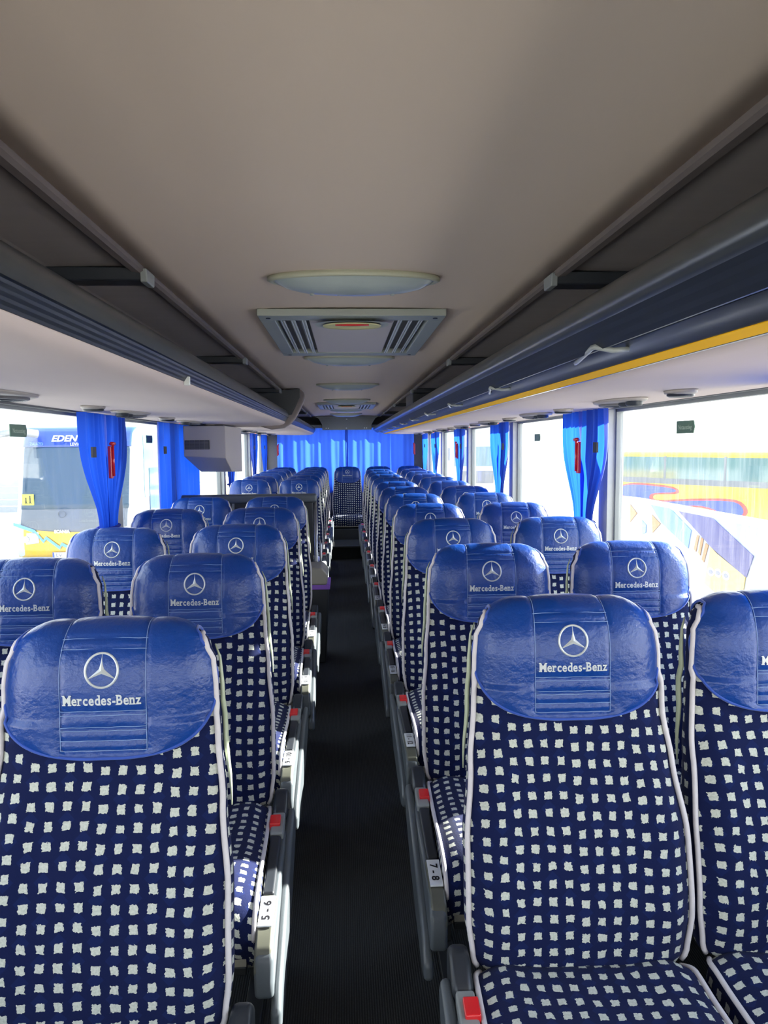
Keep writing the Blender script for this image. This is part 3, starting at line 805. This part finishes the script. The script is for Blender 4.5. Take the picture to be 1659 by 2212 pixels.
for k, y in enumerate(rowsR):
    place('a', -1, XRA, y, desc+'aisle side, %s row right of the aisle' % ow[k], 'seats right of the aisle', numR[k], rz=(-.02, -.01, .01, 0, .01, 0, 0, 0, 0, 0, 0)[k])
    place('w', 1, XRW, y+.01, desc+'window side, %s row right of the aisle' % ow[k], 'seats right of the aisle')
YR = 10.25
for x, wd in ((XLW, 'at the left window'), (XLA, 'next to the left window seat'), (.04, 'in the middle facing down the aisle'), (.474, 'right of the middle one'), (.908, 'at the right window')):
    place('r', 1, x, YR, 'blue patterned seat of the rear bench '+wd, 'seats of the rear bench')
for r in (rear_proto, window_proto, aisle_proto[1], aisle_proto[-1]):
    for ch in list(r.children_recursive)[::-1]: bpy.data.objects.remove(ch)
    bpy.data.objects.remove(r)
tag(MB().box((XL+.02, 9.66, .0), (XR-.02, 10.05, .285)).obj('bench_base', 'plastic_dark', bevel=.01), 'dark base box under the rear bench seats', 'base')

# ------------------------------------------------------------------ partition, bin, monitor housing, handrail
e = tag(empty('seat_partition', (-.55, 4.95, 0)), 'dark partition panel behind the fifth left row with padded top and steel edge post', 'partition')
part(MB().box((XL+.02, 4.94, .02), (-.215, 4.97, 1.02)), 'panel', 'plastic_dark', e, bevel=.004)
part(MB().box((XL+.02, 4.915, 1.0), (-.185, 4.985, 1.06)), 'top_rail', 'plastic_grey', e, bevel=.018, segs=3)
part(MB().tube([(-.20, 4.955, .0), (-.20, 4.955, 1.02)], .014, 12), 'edge_post', 'steel', e, smooth=True)
part(MB().tube([(-.178, 4.93, .42), (-.165, 4.90, .46), (-.165, 4.90, .72), (-.178, 4.93, .76)], .009, 8), 'grab_handle', 'steel', e, smooth=True)
for x in (-.62, -.74, -.86):
    part(MB().box((x-.008, 4.935, .62), (x+.008, 4.94, 1.0)), 'seam', 'plastic_lightgrey', e)
e = tag(empty('waste_bin', (-.17, 4.70, 0)), 'tall dark waste bin with beige lid and purple liner beside the aisle', 'waste bin')
part(MB().prism([(-.235, .0), (-.135, .0), (-.108, .49), (-.235, .49)], 4.62, 4.86), 'body', 'plastic_dark', e, bevel=.01)
part(MB().prism([(-.24, .505), (-.12, .505), (-.112, .57), (-.15, .615), (-.24, .615)], 4.60, 4.87), 'lid', 'beige_metal', e, bevel=.012, segs=3)
mat('purple_plastic', (.30, .12, .62), .5)
part(MB().prism([(-.238, .475), (-.102, .475), (-.10, .508), (-.238, .508)], 4.61, 4.868), 'liner', 'purple_plastic', e, bevel=.004)
e = tag(empty('monitor_housing', (-.97, 5.6, 1.5)), 'beige wedge shaped housing with dark vent grille hanging under the left rack', 'monitor housing')
m_ = MB(); zt = CAMZ+.135
x0, x1 = -1.055, -.780
y0 = 4.95; y1 = 5.72
vv = [(x0, y0, zt), (x1, y0, zt), (x1, y1, zt), (x0, y1, zt), (x0, y0, zt-.20), (x1, y0, zt-.215), (x1, y1, zt-.33), (x0+.13, y1, zt-.33), (x0+.06, y0+.25, zt-.31), (x1, y0+.25, zt-.31)]
m_.add(vv, [(0, 1, 2, 3), (0, 4, 5, 1), (4, 8, 9, 5), (8, 7, 6, 9), (1, 5, 9, 6, 2), (0, 3, 7, 8, 4), (3, 2, 6, 7)])
part(m_, 'housing', 'box_beige', e, bevel=.006)
m_ = MB().box((-1.045, y0-.006, zt-.155), (-.885, y0+.004, zt-.095), 0)
for k in range(7): m_.box((-1.04, y0-.010, zt-.150+k*.0078), (-.89, y0-.006, zt-.147+k*.0078), 1)
for k in range(1, 5): m_.box((-1.045+.032*k-.001, y0-.011, zt-.155), (-1.045+.032*k+.001, y0-.006, zt-.095), 1)
part(m_, 'vent_grille', ['vent_dark', 'speaker_grey'], e)
part(MB().box((-1.03, 5.05, zt), (-.81, 5.6, CAMZ+.1415)), 'mounting', 'plastic_dark', e)

# ------------------------------------------------------------------ curtains
def curtain_half(x, ya, yb, ty, tw, z0, z1, tie, seed, parent, amp=.015, pleats=5, name='curtain_panel', m='curtain_cloth'):
    """hangs from z1 between ya..yb, gathered at height tie to a width tw about ty"""
    rnd = random.Random(seed); ph = rnd.random()*6
    def fn(u, v):
        z = z1+(z0-z1)*v
        g = smoothstep(z1, tie, z) if tie else 0
        if tie and z < tie: g = 1-.5*smoothstep(tie, z0, z)
        g2 = g**1.6
        c0 = (ya+yb)/2*(1-g2)+ty*g2; wd = (yb-ya)*(1-g2)+tw*g2
        belly = .05*math.sin(PI*min(1, (z1-z)/(z1-(tie or z0))))**2 if tie else 0
        y = c0+wd*(u-.5)+belly*(u-.5)
        a = amp*(1-.35*g)
        xx = x+a*math.sin(u*pleats*2*PI+ph+.6*math.sin(v*3+ph))+.3*a*math.sin(u*pleats*4.7*PI+ph*2+v*2)
        return (xx, y, z)
    return part(MB().grid(fn, 90, 40), name, m, parent, smooth=True)
def side_curtain(x, sg, yc, lab, seed, ya=-.29, yb=.29, hammer=True, two=True, tie=True):
    am = .018 if two else .011
    e = tag(empty('curtain', (x, yc, WZ0+.02)), lab, 'curtain', 'window curtains')
    zt = WZ1+.0; zb = .80
    tz = 1.02 if tie else None
    if two:
        curtain_half(x, yc+ya, yc-.01, yc-.05, .11, zb, zt, tz, seed, e, pleats=4)
        curtain_half(x, yc+.03, yc+yb, yc+.05, .11, zb, zt, tz, seed+1, e, pleats=4)
    else:
        curtain_half(x, yc+ya, yc+yb, yc, .2, zb, zt, tz, seed, e, pleats=9, amp=.011)
    if tie:
        part(MB().tube([(x+.035*math.cos(a*PI/8), yc+.12*math.sin(a*PI/8), 1.02) for a in range(16)], .007, 6, closed=True), 'tieback', 'curtain_cloth', e, smooth=True)
    for zz in (1.36,):
        part(MB().box((x-sg*.030-.004, yc+ya*.92, zz-.022), (x-sg*.030+.004, yc+ya*.92+.045, zz+.022)), 'clip_patch', 'black_ink', e)
    return e
def hammer(x, sg, y, lab):
    e = tag(empty('emergency_hammer', (x, y, 1.3)), lab, 'emergency hammer', 'red emergency hammers')
    part(MB().box((x-.008, y-.014, 1.24), (x+.008, y+.014, 1.385)), 'holder', 'red_plastic', e, bevel=.004)
    part(MB().tube([(x-sg*.012, y, 1.25), (x-sg*.012, y, 1.39)], .006, 8), 'grip', 'red_plastic', e, smooth=True)
    part(MB().tube([(x-sg*.012, y-.022, 1.395), (x-sg*.012, y+.022, 1.395)], .009, 8), 'hammer_head', 'red_plastic', e, smooth=True)
XCL, XCR = -1.072, 1.10
pos = {3.22: 'at the second pillar', 5.02: 'at the third pillar', 6.83: 'at the fourth pillar', 8.7: 'at the fifth pillar', 1.5: 'at the pillar nearest the camera', 10.2: 'at the rear corner'}
for i, yc in enumerate((1.55, 3.36, 5.22, 7.05, 8.98, 10.1)):
    side_curtain(XCR, 1, yc, 'blue gathered curtain on the right windows '+pos[[1.5, 3.22, 5.02, 6.83, 8.7, 10.2][i]], 20+i*2, yb=.29 if i < 5 else .2)
for i, yc in enumerate((1.5, 3.40, 7.1, 8.95, 10.1)):
    side_curtain(XCL, -1, yc, 'blue gathered curtain on the left windows '+['at the pillar nearest the camera', 'at the second pillar', 'behind the beige housing', 'at the fifth pillar', 'at the rear corner'][i], 60+i*2, yb=.29 if i < 4 else .2)
side_curtain(-1.084, -1, 4.93, 'wide blue curtain hanging straight in front of the beige housing on the left', 90, ya=-.55, yb=.65, two=False, tie=False)
hammer(XCL+.022, -1, 3.40, 'red emergency hammer in the second left curtain')
hammer(XCR-.022, 1, 3.37, 'red emergency hammer in the second right curtain')
hammer(-.905, -1, 10.15, 'red emergency hammer at the left rear corner')
hammer(.965, 1, 10.15, 'red emergency hammer at the right rear corner')
hammer(XCR-.022, 1, 7.06, 'red emergency hammer in the fourth right curtain')
# rear curtains, two lengths meeting in the middle
def rear_curtain(xa, xb, lab, seed, gx):
    e = tag(empty('rear_curtain', ((xa+xb)/2, 10.66, .78)), lab, 'curtain', 'rear window curtains')
    rnd = random.Random(seed); ph = [rnd.random()*6 for _ in range(4)]
    def fn(u, v):
        x = xa+(xb-xa)*u; z = 1.63+(.70-1.63)*v
        pull = .05*math.exp(-((x-gx)/.12)**2)*v
        y = 10.64+.016*math.sin(x*34+ph[0]+.5*math.sin(v*4))+.022*math.sin(x*13+ph[1]+v)+.007*math.sin(x*71+ph[2])+pull
        return (x+(gx-x)*.10*smoothstep(.3, .9, v)*math.exp(-((x-gx)/.2)**2), y, z)
    part(MB().grid(fn, 160, 30), 'curtain_panel', 'rear_curtain_cloth', e, smooth=True)
    part(MB().box((min(gx, gx+.012*(1 if xb > gx+.1 else -1)), 10.605, .80), (max(gx, gx+.012*(1 if xb > gx+.1 else -1)), 10.615, 1.60)), 'hem', 'curtain_cloth', e)
rear_curtain(-.95, .05, 'bright blue curtain over the left half of the rear window', 3, .03)
rear_curtain(.035, 1.0, 'bright blue curtain over the right half of the rear window', 5, .035)
tag(MB().tube([(XL+.05, 10.64, 1.635), (XR-.05, 10.64, 1.635)], .008, 8).obj('curtain_rod', 'plastic_dark', smooth=True), 'thin dark rod carrying the rear window curtains', 'curtain rod')
# small dark blue covers of the rear curtain ties
# ------------------------------------------------------------------ signs on the windows
mat('sign_green', (.07, .14, .09), .5); mat('sign_text', (.45, .55, .42), .5)
def exit_sign(x, sg, y, z, lab, txt):
    m_ = MB(); w_, h = .068, .022
    poly = [(y-sg*a, z+b) for a, b in ((-w_, -h), (w_*.88, -h), (w_, 0), (w_*.88, h), (-w_, h))]
    m_.prism(poly, x-.0015, x+.0015, 'x')
    if txt: put_text(m_, txt, .016, lambda a, b, c: (x-sg*.0025, y-sg*a, z+b), 1, width=.10)
    tag(m_.obj('window_sign', ['sign_green', 'sign_text']), lab, 'sign')
exit_sign(XR+.035, 1, 2.55, CAMZ+.052, 'small green exit sign on the near right window', 'Notausstieg')
exit_sign(XL-.035, -1, 2.69, CAMZ+.061, 'small green exit sign on the near left window', 'Notausstieg')
exit_sign(XR+.035, 1, 4.55, CAMZ+.035, 'tiny green sign on the third right window', None)
exit_sign(XL-.035, -1, 4.45, CAMZ+.045, 'tiny green sign on the third left window', None)

# ------------------------------------------------------------------ outside
GZ = -1.30
noisy('concrete', (.60, .54, .46), (.68, .62, .54), .8, .95)
noisy('asphalt', (.10, .10, .10), (.14, .14, .14), 4, .95)
mat('coach_yellow', (.42, .275, .005), .3, coat=.5)
mat('coach_white', (.34, .38, .42), .3, coat=.4)
mat('coach_blue', (.01, .045, .30), .3, coat=.4)
mat('coach_lightblue', (.09, .24, .50), .35)
mat('coach_violet', (.02, .025, .22), .35)
mat('coach_orange', (.36, .14, .005), .35)
mat('coach_red', (.55, .03, .02), .4)
mat('coach_trim', (.10, .11, .125), .4)
mat('dark_glass', (.02, .05, .085), .08, spec=.5)
mat('teal_glass', (.06, .12, .12), .08, spec=.9)
mat('chrome_lamp', (.6, .62, .64), .1, metal=.8)
mat('placard_yellow', (.75, .85, .05), .5)
mat('house_white', (.62, .62, .60), .9)
mat('house_window', (.16, .18, .20), .3)
mat('fence_grey', (.30, .31, .31), .7)
mat('interior_dark', (.02, .025, .03), .8)
struct(MB().box((-90, -60, GZ-.2), (90, 130, GZ)).obj('ground', 'concrete'))
def coach_side_front(x0, x1, y0, y1, lab, detailed):
    """coach parked nose towards us; x0..x1 across, y0 the nose"""
    e = tag(empty('coach', ((x0+x1)/2, (y0+y1)/2, GZ)), lab, 'coach')
    pr = [(y0+.03, .32), (y0-.04, .50), (y0-.05, .95), (y0+.0, 1.18), (y0+.10, 1.45), (y0+.38, 2.70), (y0+.52, 3.02), (y0+.85, 3.24), (y0+1.5, 3.36), (y1-.4, 3.36), (y1, 3.1), (y1, .35)]
    pr = [(y, GZ+z) for y, z in pr]
    part(MB().prism(pr, x0, x1, 'x'), 'body', 'coach_white', e, bevel=.14, segs=5)
    def face(z0, z1, xa, xb, off, matn, name, bow=.0, y_extra=0, dips=0):
        tab = [(.32, .03), (.50, -.04), (.95, -.05), (1.18, 0), (1.45, .10), (2.70, .38), (3.02, .52), (3.24, .85), (3.36, 1.5)]
        def yz(z):
            for (a, b), (c, d) in zip(tab, tab[1:]):
                if z <= c: return b+(d-b)*(z-a)/(c-a)
            return tab[-1][1]
        def fn(u, v):
            x = xa+(xb-xa)*u; c = abs(2*(x-x0)/(x1-x0)-1)
            z = z0+(z1-z0)*v-dips*(1-(2*u-1)**2)*(1-v)
            return (x, y0+yz(z)-off+.14*max(0, c-.78)**2*18, GZ+z)
        return part(MB().grid(fn, 24, 12), name, matn, e, smooth=True, solid=.012)
    W_ = x1-x0
    face(.36, 1.16, x0+.02, x1-.02, .012, 'coach_yellow', 'front_panel')
    face(1.02, 1.42, x0+.03, x1-.03, .03, 'coach_trim', 'wiper_panel', dips=.12)
    face(1.38, 2.76, x0+.06, x1-.06, .035, 'dark_glass', 'windscreen')
    face(2.70, 3.12, x0+.06, x1-.06, .045, 'coach_blue', 'header_panel')
    for sg, a in ((-1, x0+.06), (1, x1-.52)):
        part(MB().grid(lambda u, v: (a+.46*u, y0-.075+.10*(abs(u-.5 if 0 else (1-u if sg < 0 else u)))**3, GZ+.62+.24*v+.05*(u if sg < 0 else 1-u)), 10, 6), 'headlight', 'chrome_lamp', e, smooth=True, solid=.02)
    for x in (x0+.25, x1-.3):
        part(MB().lathe([(.07, 0), (.06, -.02), (.001, -.03)], (x, y0-.08, GZ+.75), 20, axis='y'), 'lamp', 'slat_white', e, smooth=True)
    # side facing the aisle of the yard
    xs = x1+.004
    part(MB().box((x1-.02, y0+.9, GZ+1.55), (xs+.01, y1-.4, GZ+2.95)), 'side_windows', 'teal_glass', e)
    part(MB().box((x1-.02, y0+4.5, GZ+.36), (xs+.012, y1-.1, GZ+1.5)), 'side_panel', 'coach_yellow', e)
    part(MB().box((x1-.02, y0+4.5, GZ+.36), (xs+.02, y1-.1, GZ+.72)), 'lower_stripe', 'coach_lightblue', e)
    part(MB().box((x1-.02, y0+.25, GZ+.36), (xs+.012, y0+1.8, GZ+1.0)), 'side_panel', 'coach_yellow', e)
    part(MB().box((x1-.02, y0+1.3, GZ+1.05), (xs+.02, y0+2.1, GZ+2.2)), 'door_window', 'dark_glass', e)
    for yy in (y0+2.6, y1-3.0):
        part(MB().lathe([(.48, -.02), (.48, .03), (.40, .05), (.25, .03), (.001, .03)], (x1-.01, yy, GZ+.49), 28, axis='x'), 'wheel', 'plastic_dark', e, smooth=True)
        part(MB().lathe([(.48, -.02), (.48, .03), (.40, .05), (.25, .03), (.001, .03)], (x0+.0, yy, GZ+.49), 28, axis='x'), 'wheel', 'plastic_dark', e, smooth=True)
    if not detailed: return e
    XT = lambda a, b, c, x, z, off: (x+a, y0+off, GZ+z+b)
    m_ = MB(); put_text(m_, 'EDEN', .13, lambda a, b, c: (x0+1.0+a, y0+.36+.35*(b/.35), GZ+2.88+b), width=.52, bold=.006)
    part(m_, 'lettering', 'slat_white', e)
    m_ = MB(); put_text(m_, 'A', .13, lambda a, b, c: (x0+1.52+a, y0+.36+.35*(b/.35), GZ+2.88+b), bold=.006)
    part(m_, 'lettering', 'slat_white', e)
    m_ = MB(); put_text(m_, 'LEVICE', .065, lambda a, b, c: (x0+1.26+a, y0+.30, GZ+2.755+b), width=.26)
    part(m_, 'lettering', 'slat_white', e)
    m_ = MB(); put_text(m_, 'ZAJAZD', .06, lambda a, b, c: (x0+.42+a, y0+.30, GZ+2.765+b), width=.28)
    part(m_, 'lettering', 'coach_lightblue', e)
    m_ = MB(); put_text(m_, 'SCANIA', .06, lambda a, b, c: (x0+1.02+a, y0-.10, GZ+.915+b), width=.33, bold=.006)
    part(m_, 'lettering', 'chrome_lamp', e)
    m_ = MB(); m_.box((x0+.80, y0-.10, GZ+.36), (x0+1.32, y0-.07, GZ+.47), 0); m_.box((x0+.80, y0-.101, GZ+.36), (x0+.84, y0-.09, GZ+.47), 1)
    put_text(m_, 'LV', .08, lambda a, b, c: (x0+.94+a, y0-.104, GZ+.415+b), 2)
    part(m_, 'licence_plate', ['white_plate', 'coach_blue', 'black_ink'], e)
    part(MB().tube([(x0+1.0+.075*math.cos(a*PI/10), y0-.02, GZ+1.28+.075*math.sin(a*PI/10)) for a in range(20)], .008, 6, closed=True), 'badge', 'plastic_grey', e, smooth=True)
    m_ = MB()
    pts = [(.02, 1.10), (.45, .94), (.62, .72), (.68, .80), (.95, .58), (1.0, .66), (1.3, .50)]
    for (a, b), (c, d) in zip(pts, pts[1:]):
        m_.add([(x0+a, y0-.088, GZ+b+.02), (x0+c, y0-.088, GZ+d+.02), (x0+c, y0-.088, GZ+d-.05), (x0+a, y0-.088, GZ+b-.05)], [(0, 1, 2, 3)])
    part(m_, 'zigzag_stripe', 'coach_lightblue', e, solid=.004)
    # mirror arm and head
    part(MB().tube([(x0+.45, y0+.30, GZ+2.98), (x0+.12, y0-.02, GZ+3.02), (x0-.15, y0-.30, GZ+2.95), (x0-.36, y0-.42, GZ+2.75), (x0-.42, y0-.42, GZ+2.5)], [.09, .08, .07, .07, .09], 10), 'mirror_arm', 'coach_trim', e, smooth=True)
    part(MB().box((x0-.55, y0-.50, GZ+2.02), (x0-.32, y0-.30, GZ+2.62)), 'mirror', 'coach_trim', e, bevel=.05)
    # placard with two walking children
    m_ = MB().box((x0+.16, y0+.065, GZ+1.47), (x0+.40, y0+.075, GZ+1.70), 0)
    for dx, h in ((-.04, .10), (.045, .14)):
        m_.box((x0+.28+dx-.014, y0+.060, GZ+1.50+.03), (x0+.28+dx+.014, y0+.064, GZ+1.50+h), 1)
        m_.lathe([(.001, -.003), (.016, -.003), (.016, 0), (.001, 0)], (x0+.28+dx, y0+.064, GZ+1.515+h), 12, axis='y', mi=1)
        m_.prism([(x0+.28+dx-.012, GZ+1.54), (x0+.28+dx+.012, GZ+1.54), (x0+.28+dx+.03, GZ+1.49), (x0+.28+dx+.015, GZ+1.49), (x0+.28+dx, GZ+1.52), (x0+.28+dx-.02, GZ+1.49), (x0+.28+dx-.032, GZ+1.49)], y0+.060, y0+.064, mi=1)
    part(m_, 'placard', ['placard_yellow', 'black_ink'], e)
    part(MB().tube([(x0+.35, y0+.05, GZ+1.36), (x0+.9, y0+.09, GZ+1.50)], .012, 6), 'wiper', 'plastic_dark', e)
    return e
coach_side_front(-7.0, -4.5, 16.0, 29.0, 'yellow and white coach with blue header reading EDEN parked outside the left windows', True)
coach_side_front(-7.2, -4.7, 31.0, 43.0, 'second yellow coach parked farther back outside the left windows', False)

# coach side right beside us: pale body with bold stripes, seen below its own window line
XN = 3.10; NT = CAMZ-.635
e = tag(empty('striped_coach', (XN+.2, 5, GZ)), 'white coach side with blue diagonal stripes and orange marks outside the near right window', 'coach')
part(MB().prism([(XN, GZ+.3), (XN, NT), (XN+.12, NT+.01), (XN+.42, NT-.02), (XN+.42, GZ+.3)], .6, 8.65), 'body', 'coach_white', e, bevel=.02)
DEC = [('orange_triangle', 'coach_orange', [[(7.87, 0.71), (7.68, 0.63), (7.86, 0.52)], [(7.29, 0.65), (7.09, 0.58), (7.27, 0.47)]]), ('pale_stripe', 'coach_lightblue', [[(7.54, 0.57), (7.43, 0.53), (7.44, 0.45), (7.53, 0.42)], [(7.33, 0.75), (6.88, 0.75), (6.44, 0.59), (6.49, 0.42), (7.06, 0.59)]]), ('violet_stripe', 'coach_violet', [[(6.7, 0.74), (6.07, 0.74), (5.42, 0.51), (5.51, 0.33), (5.97, 0.45)]]), ('orange_slash', 'coach_orange', [[(6.33, 0.56), (6.29, 0.56), (6.34, 0.41), (6.38, 0.43)], [(6.25, 0.55), (6.21, 0.54), (6.26, 0.39), (6.3, 0.41)], [(6.17, 0.51), (6.12, 0.5), (6.19, 0.34), (6.23, 0.36)]]), ('yellow_field', 'coach_yellow', [[(6.08, 0.49), (5.52, 0.33), (5.56, 0.15), (5.88, 0.09), (6.17, 0.16)]]), ('ring', 'slat_white', [[(6.12, 0.28), (6.115, 0.294), (6.102, 0.306), (6.083, 0.314), (6.06, 0.317), (6.037, 0.314), (6.018, 0.306), (6.005, 0.294), (6.0, 0.28), (6.005, 0.266), (6.018, 0.254), (6.037, 0.246), (6.06, 0.243), (6.083, 0.246), (6.102, 0.254), (6.115, 0.266)], [(6.0, 0.29), (5.995, 0.304), (5.982, 0.316), (5.963, 0.324), (5.94, 0.327), (5.917, 0.324), (5.898, 0.316), (5.885, 0.304), (5.88, 0.29), (5.885, 0.276), (5.898, 0.264), (5.917, 0.256), (5.94, 0.253), (5.963, 0.256), (5.982, 0.264), (5.995, 0.276)], [(5.87, 0.29), (5.865, 0.304), (5.852, 0.316), (5.833, 0.324), (5.81, 0.327), (5.787, 0.324), (5.768, 0.316), (5.755, 0.304), (5.75, 0.29), (5.755, 0.276), (5.768, 0.264), (5.787, 0.256), (5.81, 0.253), (5.833, 0.256), (5.852, 0.264), (5.865, 0.276)]]), ('ring_dot', 'coach_blue', [[(6.09, 0.28), (6.088, 0.287), (6.081, 0.293), (6.071, 0.297), (6.06, 0.298), (6.049, 0.297), (6.039, 0.293), (6.032, 0.287), (6.03, 0.28), (6.032, 0.273), (6.039, 0.267), (6.049, 0.263), (6.06, 0.262), (6.071, 0.263), (6.081, 0.267), (6.088, 0.273)], [(5.97, 0.29), (5.968, 0.297), (5.961, 0.303), (5.951, 0.307), (5.94, 0.308), (5.929, 0.307), (5.919, 0.303), (5.912, 0.297), (5.91, 0.29), (5.912, 0.283), (5.919, 0.277), (5.929, 0.273), (5.94, 0.272), (5.951, 0.273), (5.961, 0.277), (5.968, 0.283)], [(5.84, 0.29), (5.838, 0.297), (5.831, 0.303), (5.821, 0.307), (5.81, 0.308), (5.799, 0.307), (5.789, 0.303), (5.782, 0.297), (5.78, 0.29), (5.782, 0.283), (5.789, 0.277), (5.799, 0.273), (5.81, 0.272), (5.821, 0.273), (5.831, 0.277), (5.838, 0.283)]])]
for nm, mt, polys in DEC:
    for k, poly in enumerate(polys):
        part(MB().prism(poly, XN-.006-(.002 if nm == 'ring' else .004 if nm == 'ring_dot' else 0), XN+.002, 'x'), nm, mt, e)
for yy in (2.2, 7.4):
    part(MB().lathe([(.48, .06), (.48, -.04), (.40, -.05), (.25, -.03), (.001, -.03)], (XN+.03, yy, GZ+.485), 28, axis='x'), 'wheel', 'plastic_dark', e, smooth=True)
# reflection in that coach's windows, modelled as a solid yellow bus beyond it
e = tag(empty('reflected_bus', (8.5, 17.9, GZ)), 'reflection of a yellow bus with teal windows and blue swirls, built solid beyond the striped coach', 'reflected_bus')
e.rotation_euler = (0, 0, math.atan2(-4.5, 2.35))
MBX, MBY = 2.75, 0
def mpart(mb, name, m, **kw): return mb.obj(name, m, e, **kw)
# local x runs along the side from the far end (-) to the near end (+); local -y faces us
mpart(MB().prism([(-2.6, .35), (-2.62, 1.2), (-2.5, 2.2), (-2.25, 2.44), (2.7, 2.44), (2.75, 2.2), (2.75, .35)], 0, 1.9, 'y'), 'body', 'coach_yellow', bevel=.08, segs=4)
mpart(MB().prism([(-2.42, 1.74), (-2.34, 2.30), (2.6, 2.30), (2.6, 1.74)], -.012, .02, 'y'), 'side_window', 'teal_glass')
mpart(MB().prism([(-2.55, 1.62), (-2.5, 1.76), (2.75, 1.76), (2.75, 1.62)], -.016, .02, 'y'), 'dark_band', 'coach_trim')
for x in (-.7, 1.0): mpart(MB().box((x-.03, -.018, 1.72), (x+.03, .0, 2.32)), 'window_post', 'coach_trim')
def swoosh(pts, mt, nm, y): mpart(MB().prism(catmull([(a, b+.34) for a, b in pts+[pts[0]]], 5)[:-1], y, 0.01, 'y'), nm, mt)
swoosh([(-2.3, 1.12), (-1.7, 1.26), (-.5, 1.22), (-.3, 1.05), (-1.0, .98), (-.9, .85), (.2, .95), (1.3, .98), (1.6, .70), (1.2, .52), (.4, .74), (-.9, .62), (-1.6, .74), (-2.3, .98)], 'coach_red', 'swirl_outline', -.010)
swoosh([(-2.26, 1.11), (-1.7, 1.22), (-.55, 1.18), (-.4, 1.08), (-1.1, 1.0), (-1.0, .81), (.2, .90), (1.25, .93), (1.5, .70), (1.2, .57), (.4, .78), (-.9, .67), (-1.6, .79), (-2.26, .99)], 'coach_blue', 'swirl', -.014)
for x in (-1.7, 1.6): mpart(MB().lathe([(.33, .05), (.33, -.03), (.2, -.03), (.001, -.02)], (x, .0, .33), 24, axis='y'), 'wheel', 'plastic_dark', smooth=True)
# pale lorries beyond the far right windows
def lorry(x, y, lab):
    e = tag(empty('lorry', (x, y+1, GZ)), lab, 'lorry', 'pale lorries')
    part(MB().prism([(y, GZ+.4), (y-.02, GZ+1.5), (y+.2, GZ+2.6), (y+.4, GZ+3.0), (y+2.0, GZ+3.2), (y+2.0, GZ+.4)], x-1.2, x+1.2, 'x'), 'cab', 'coach_white', e, bevel=.1, segs=3)
    part(MB().prism([(y+.0, GZ+1.62), (y+.18, GZ+2.55), (y+.24, GZ+2.55), (y+.1, GZ+1.62)], x-1.08, x+1.08, 'x'), 'windscreen', 'teal_glass', e)
    part(MB().box((x-.8, y-.04, GZ+.8), (x+.8, y+.02, GZ+1.4)), 'grille', 'coach_trim', e, bevel=.02)
    part(MB().box((x-1.25, y+2.2, GZ+.9), (x+1.25, y+9, GZ+3.6)), 'cargo_box', 'coach_white', e, bevel=.03)
    for sg in (-1, 1):
        part(MB().box((x+sg*.95-.2, y-.05, GZ+.5), (x+sg*.95+.2, y+.02, GZ+.72)), 'headlight', 'chrome_lamp', e, bevel=.02)
        part(MB().box((x+sg*1.4-.1, y-.05, GZ+1.9), (x+sg*1.4+.1, y+.06, GZ+2.5)), 'mirror', 'coach_trim', e, bevel=.02)
        part(MB().lathe([(.48, .1), (.48, -.1), (.3, -.1), (.001, -.08)], (x+sg*1.08, y+1.0, GZ+.49), 24, axis='x'), 'wheel', 'plastic_dark', e, smooth=True)
lorry(6.3, 35, 'pale lorry facing us outside the fourth right window'); lorry(5.0, 48, 'pale lorry half hidden behind the fifth right curtain')
# white houses and a panel fence on the left
def house(x0, x1, y0, y1, h, lab, cols, rows):
    e = tag(empty('house', ((x0+x1)/2, y0, GZ)), lab, 'house')
    part(MB().box((x0, y0, GZ), (x1, y1, GZ+h)), 'wall', 'house_white', e)
    part(MB().prism([(x0-.3, GZ+h), ((x0+x1)/2, GZ+h+1.5), (x1+.3, GZ+h)], y0-.3, y1+.3), 'roof', 'fence_grey', e)
    for i in range(cols):
        for j in range(rows):
            cx_ = x0+(x1-x0)*(i+.5)/cols; cz = GZ+1.6+2.6*j
            f = MB().box((cx_-.65, y0-.05, cz-.1), (cx_+.65, y0+.02, cz+1.3))
            f_ = part(f, 'window', 'coach_white', e)
            p_ = MB().box((cx_-.55, y0-.07, cz), (cx_-.04, y0-.04, cz+1.2)).box((cx_+.04, y0-.07, cz), (cx_+.55, y0-.04, cz+1.2))
            po = p_.obj('pane', 'house_window', f_); po.matrix_parent_inverse = Matrix.Translation(-Vector(e.location))
house(-27, -13.5, 46, 56, 6.2, 'white two storey house behind the coaches outside the left window', 4, 2)
m_ = MB()
for k in range(8): m_.box((-16.5, 29.9, GZ+.15+k*.26), (-11.6, 30.0, GZ+.38+k*.26))
for x in (-16.4, -14.1, -11.7): m_.box((x-.08, 29.85, GZ), (x+.08, 30.05, GZ+2.3))
tag(m_.obj('fence', 'fence_grey', bevel=.01), 'grey panel fence behind the yellow coach mirror', 'fence')
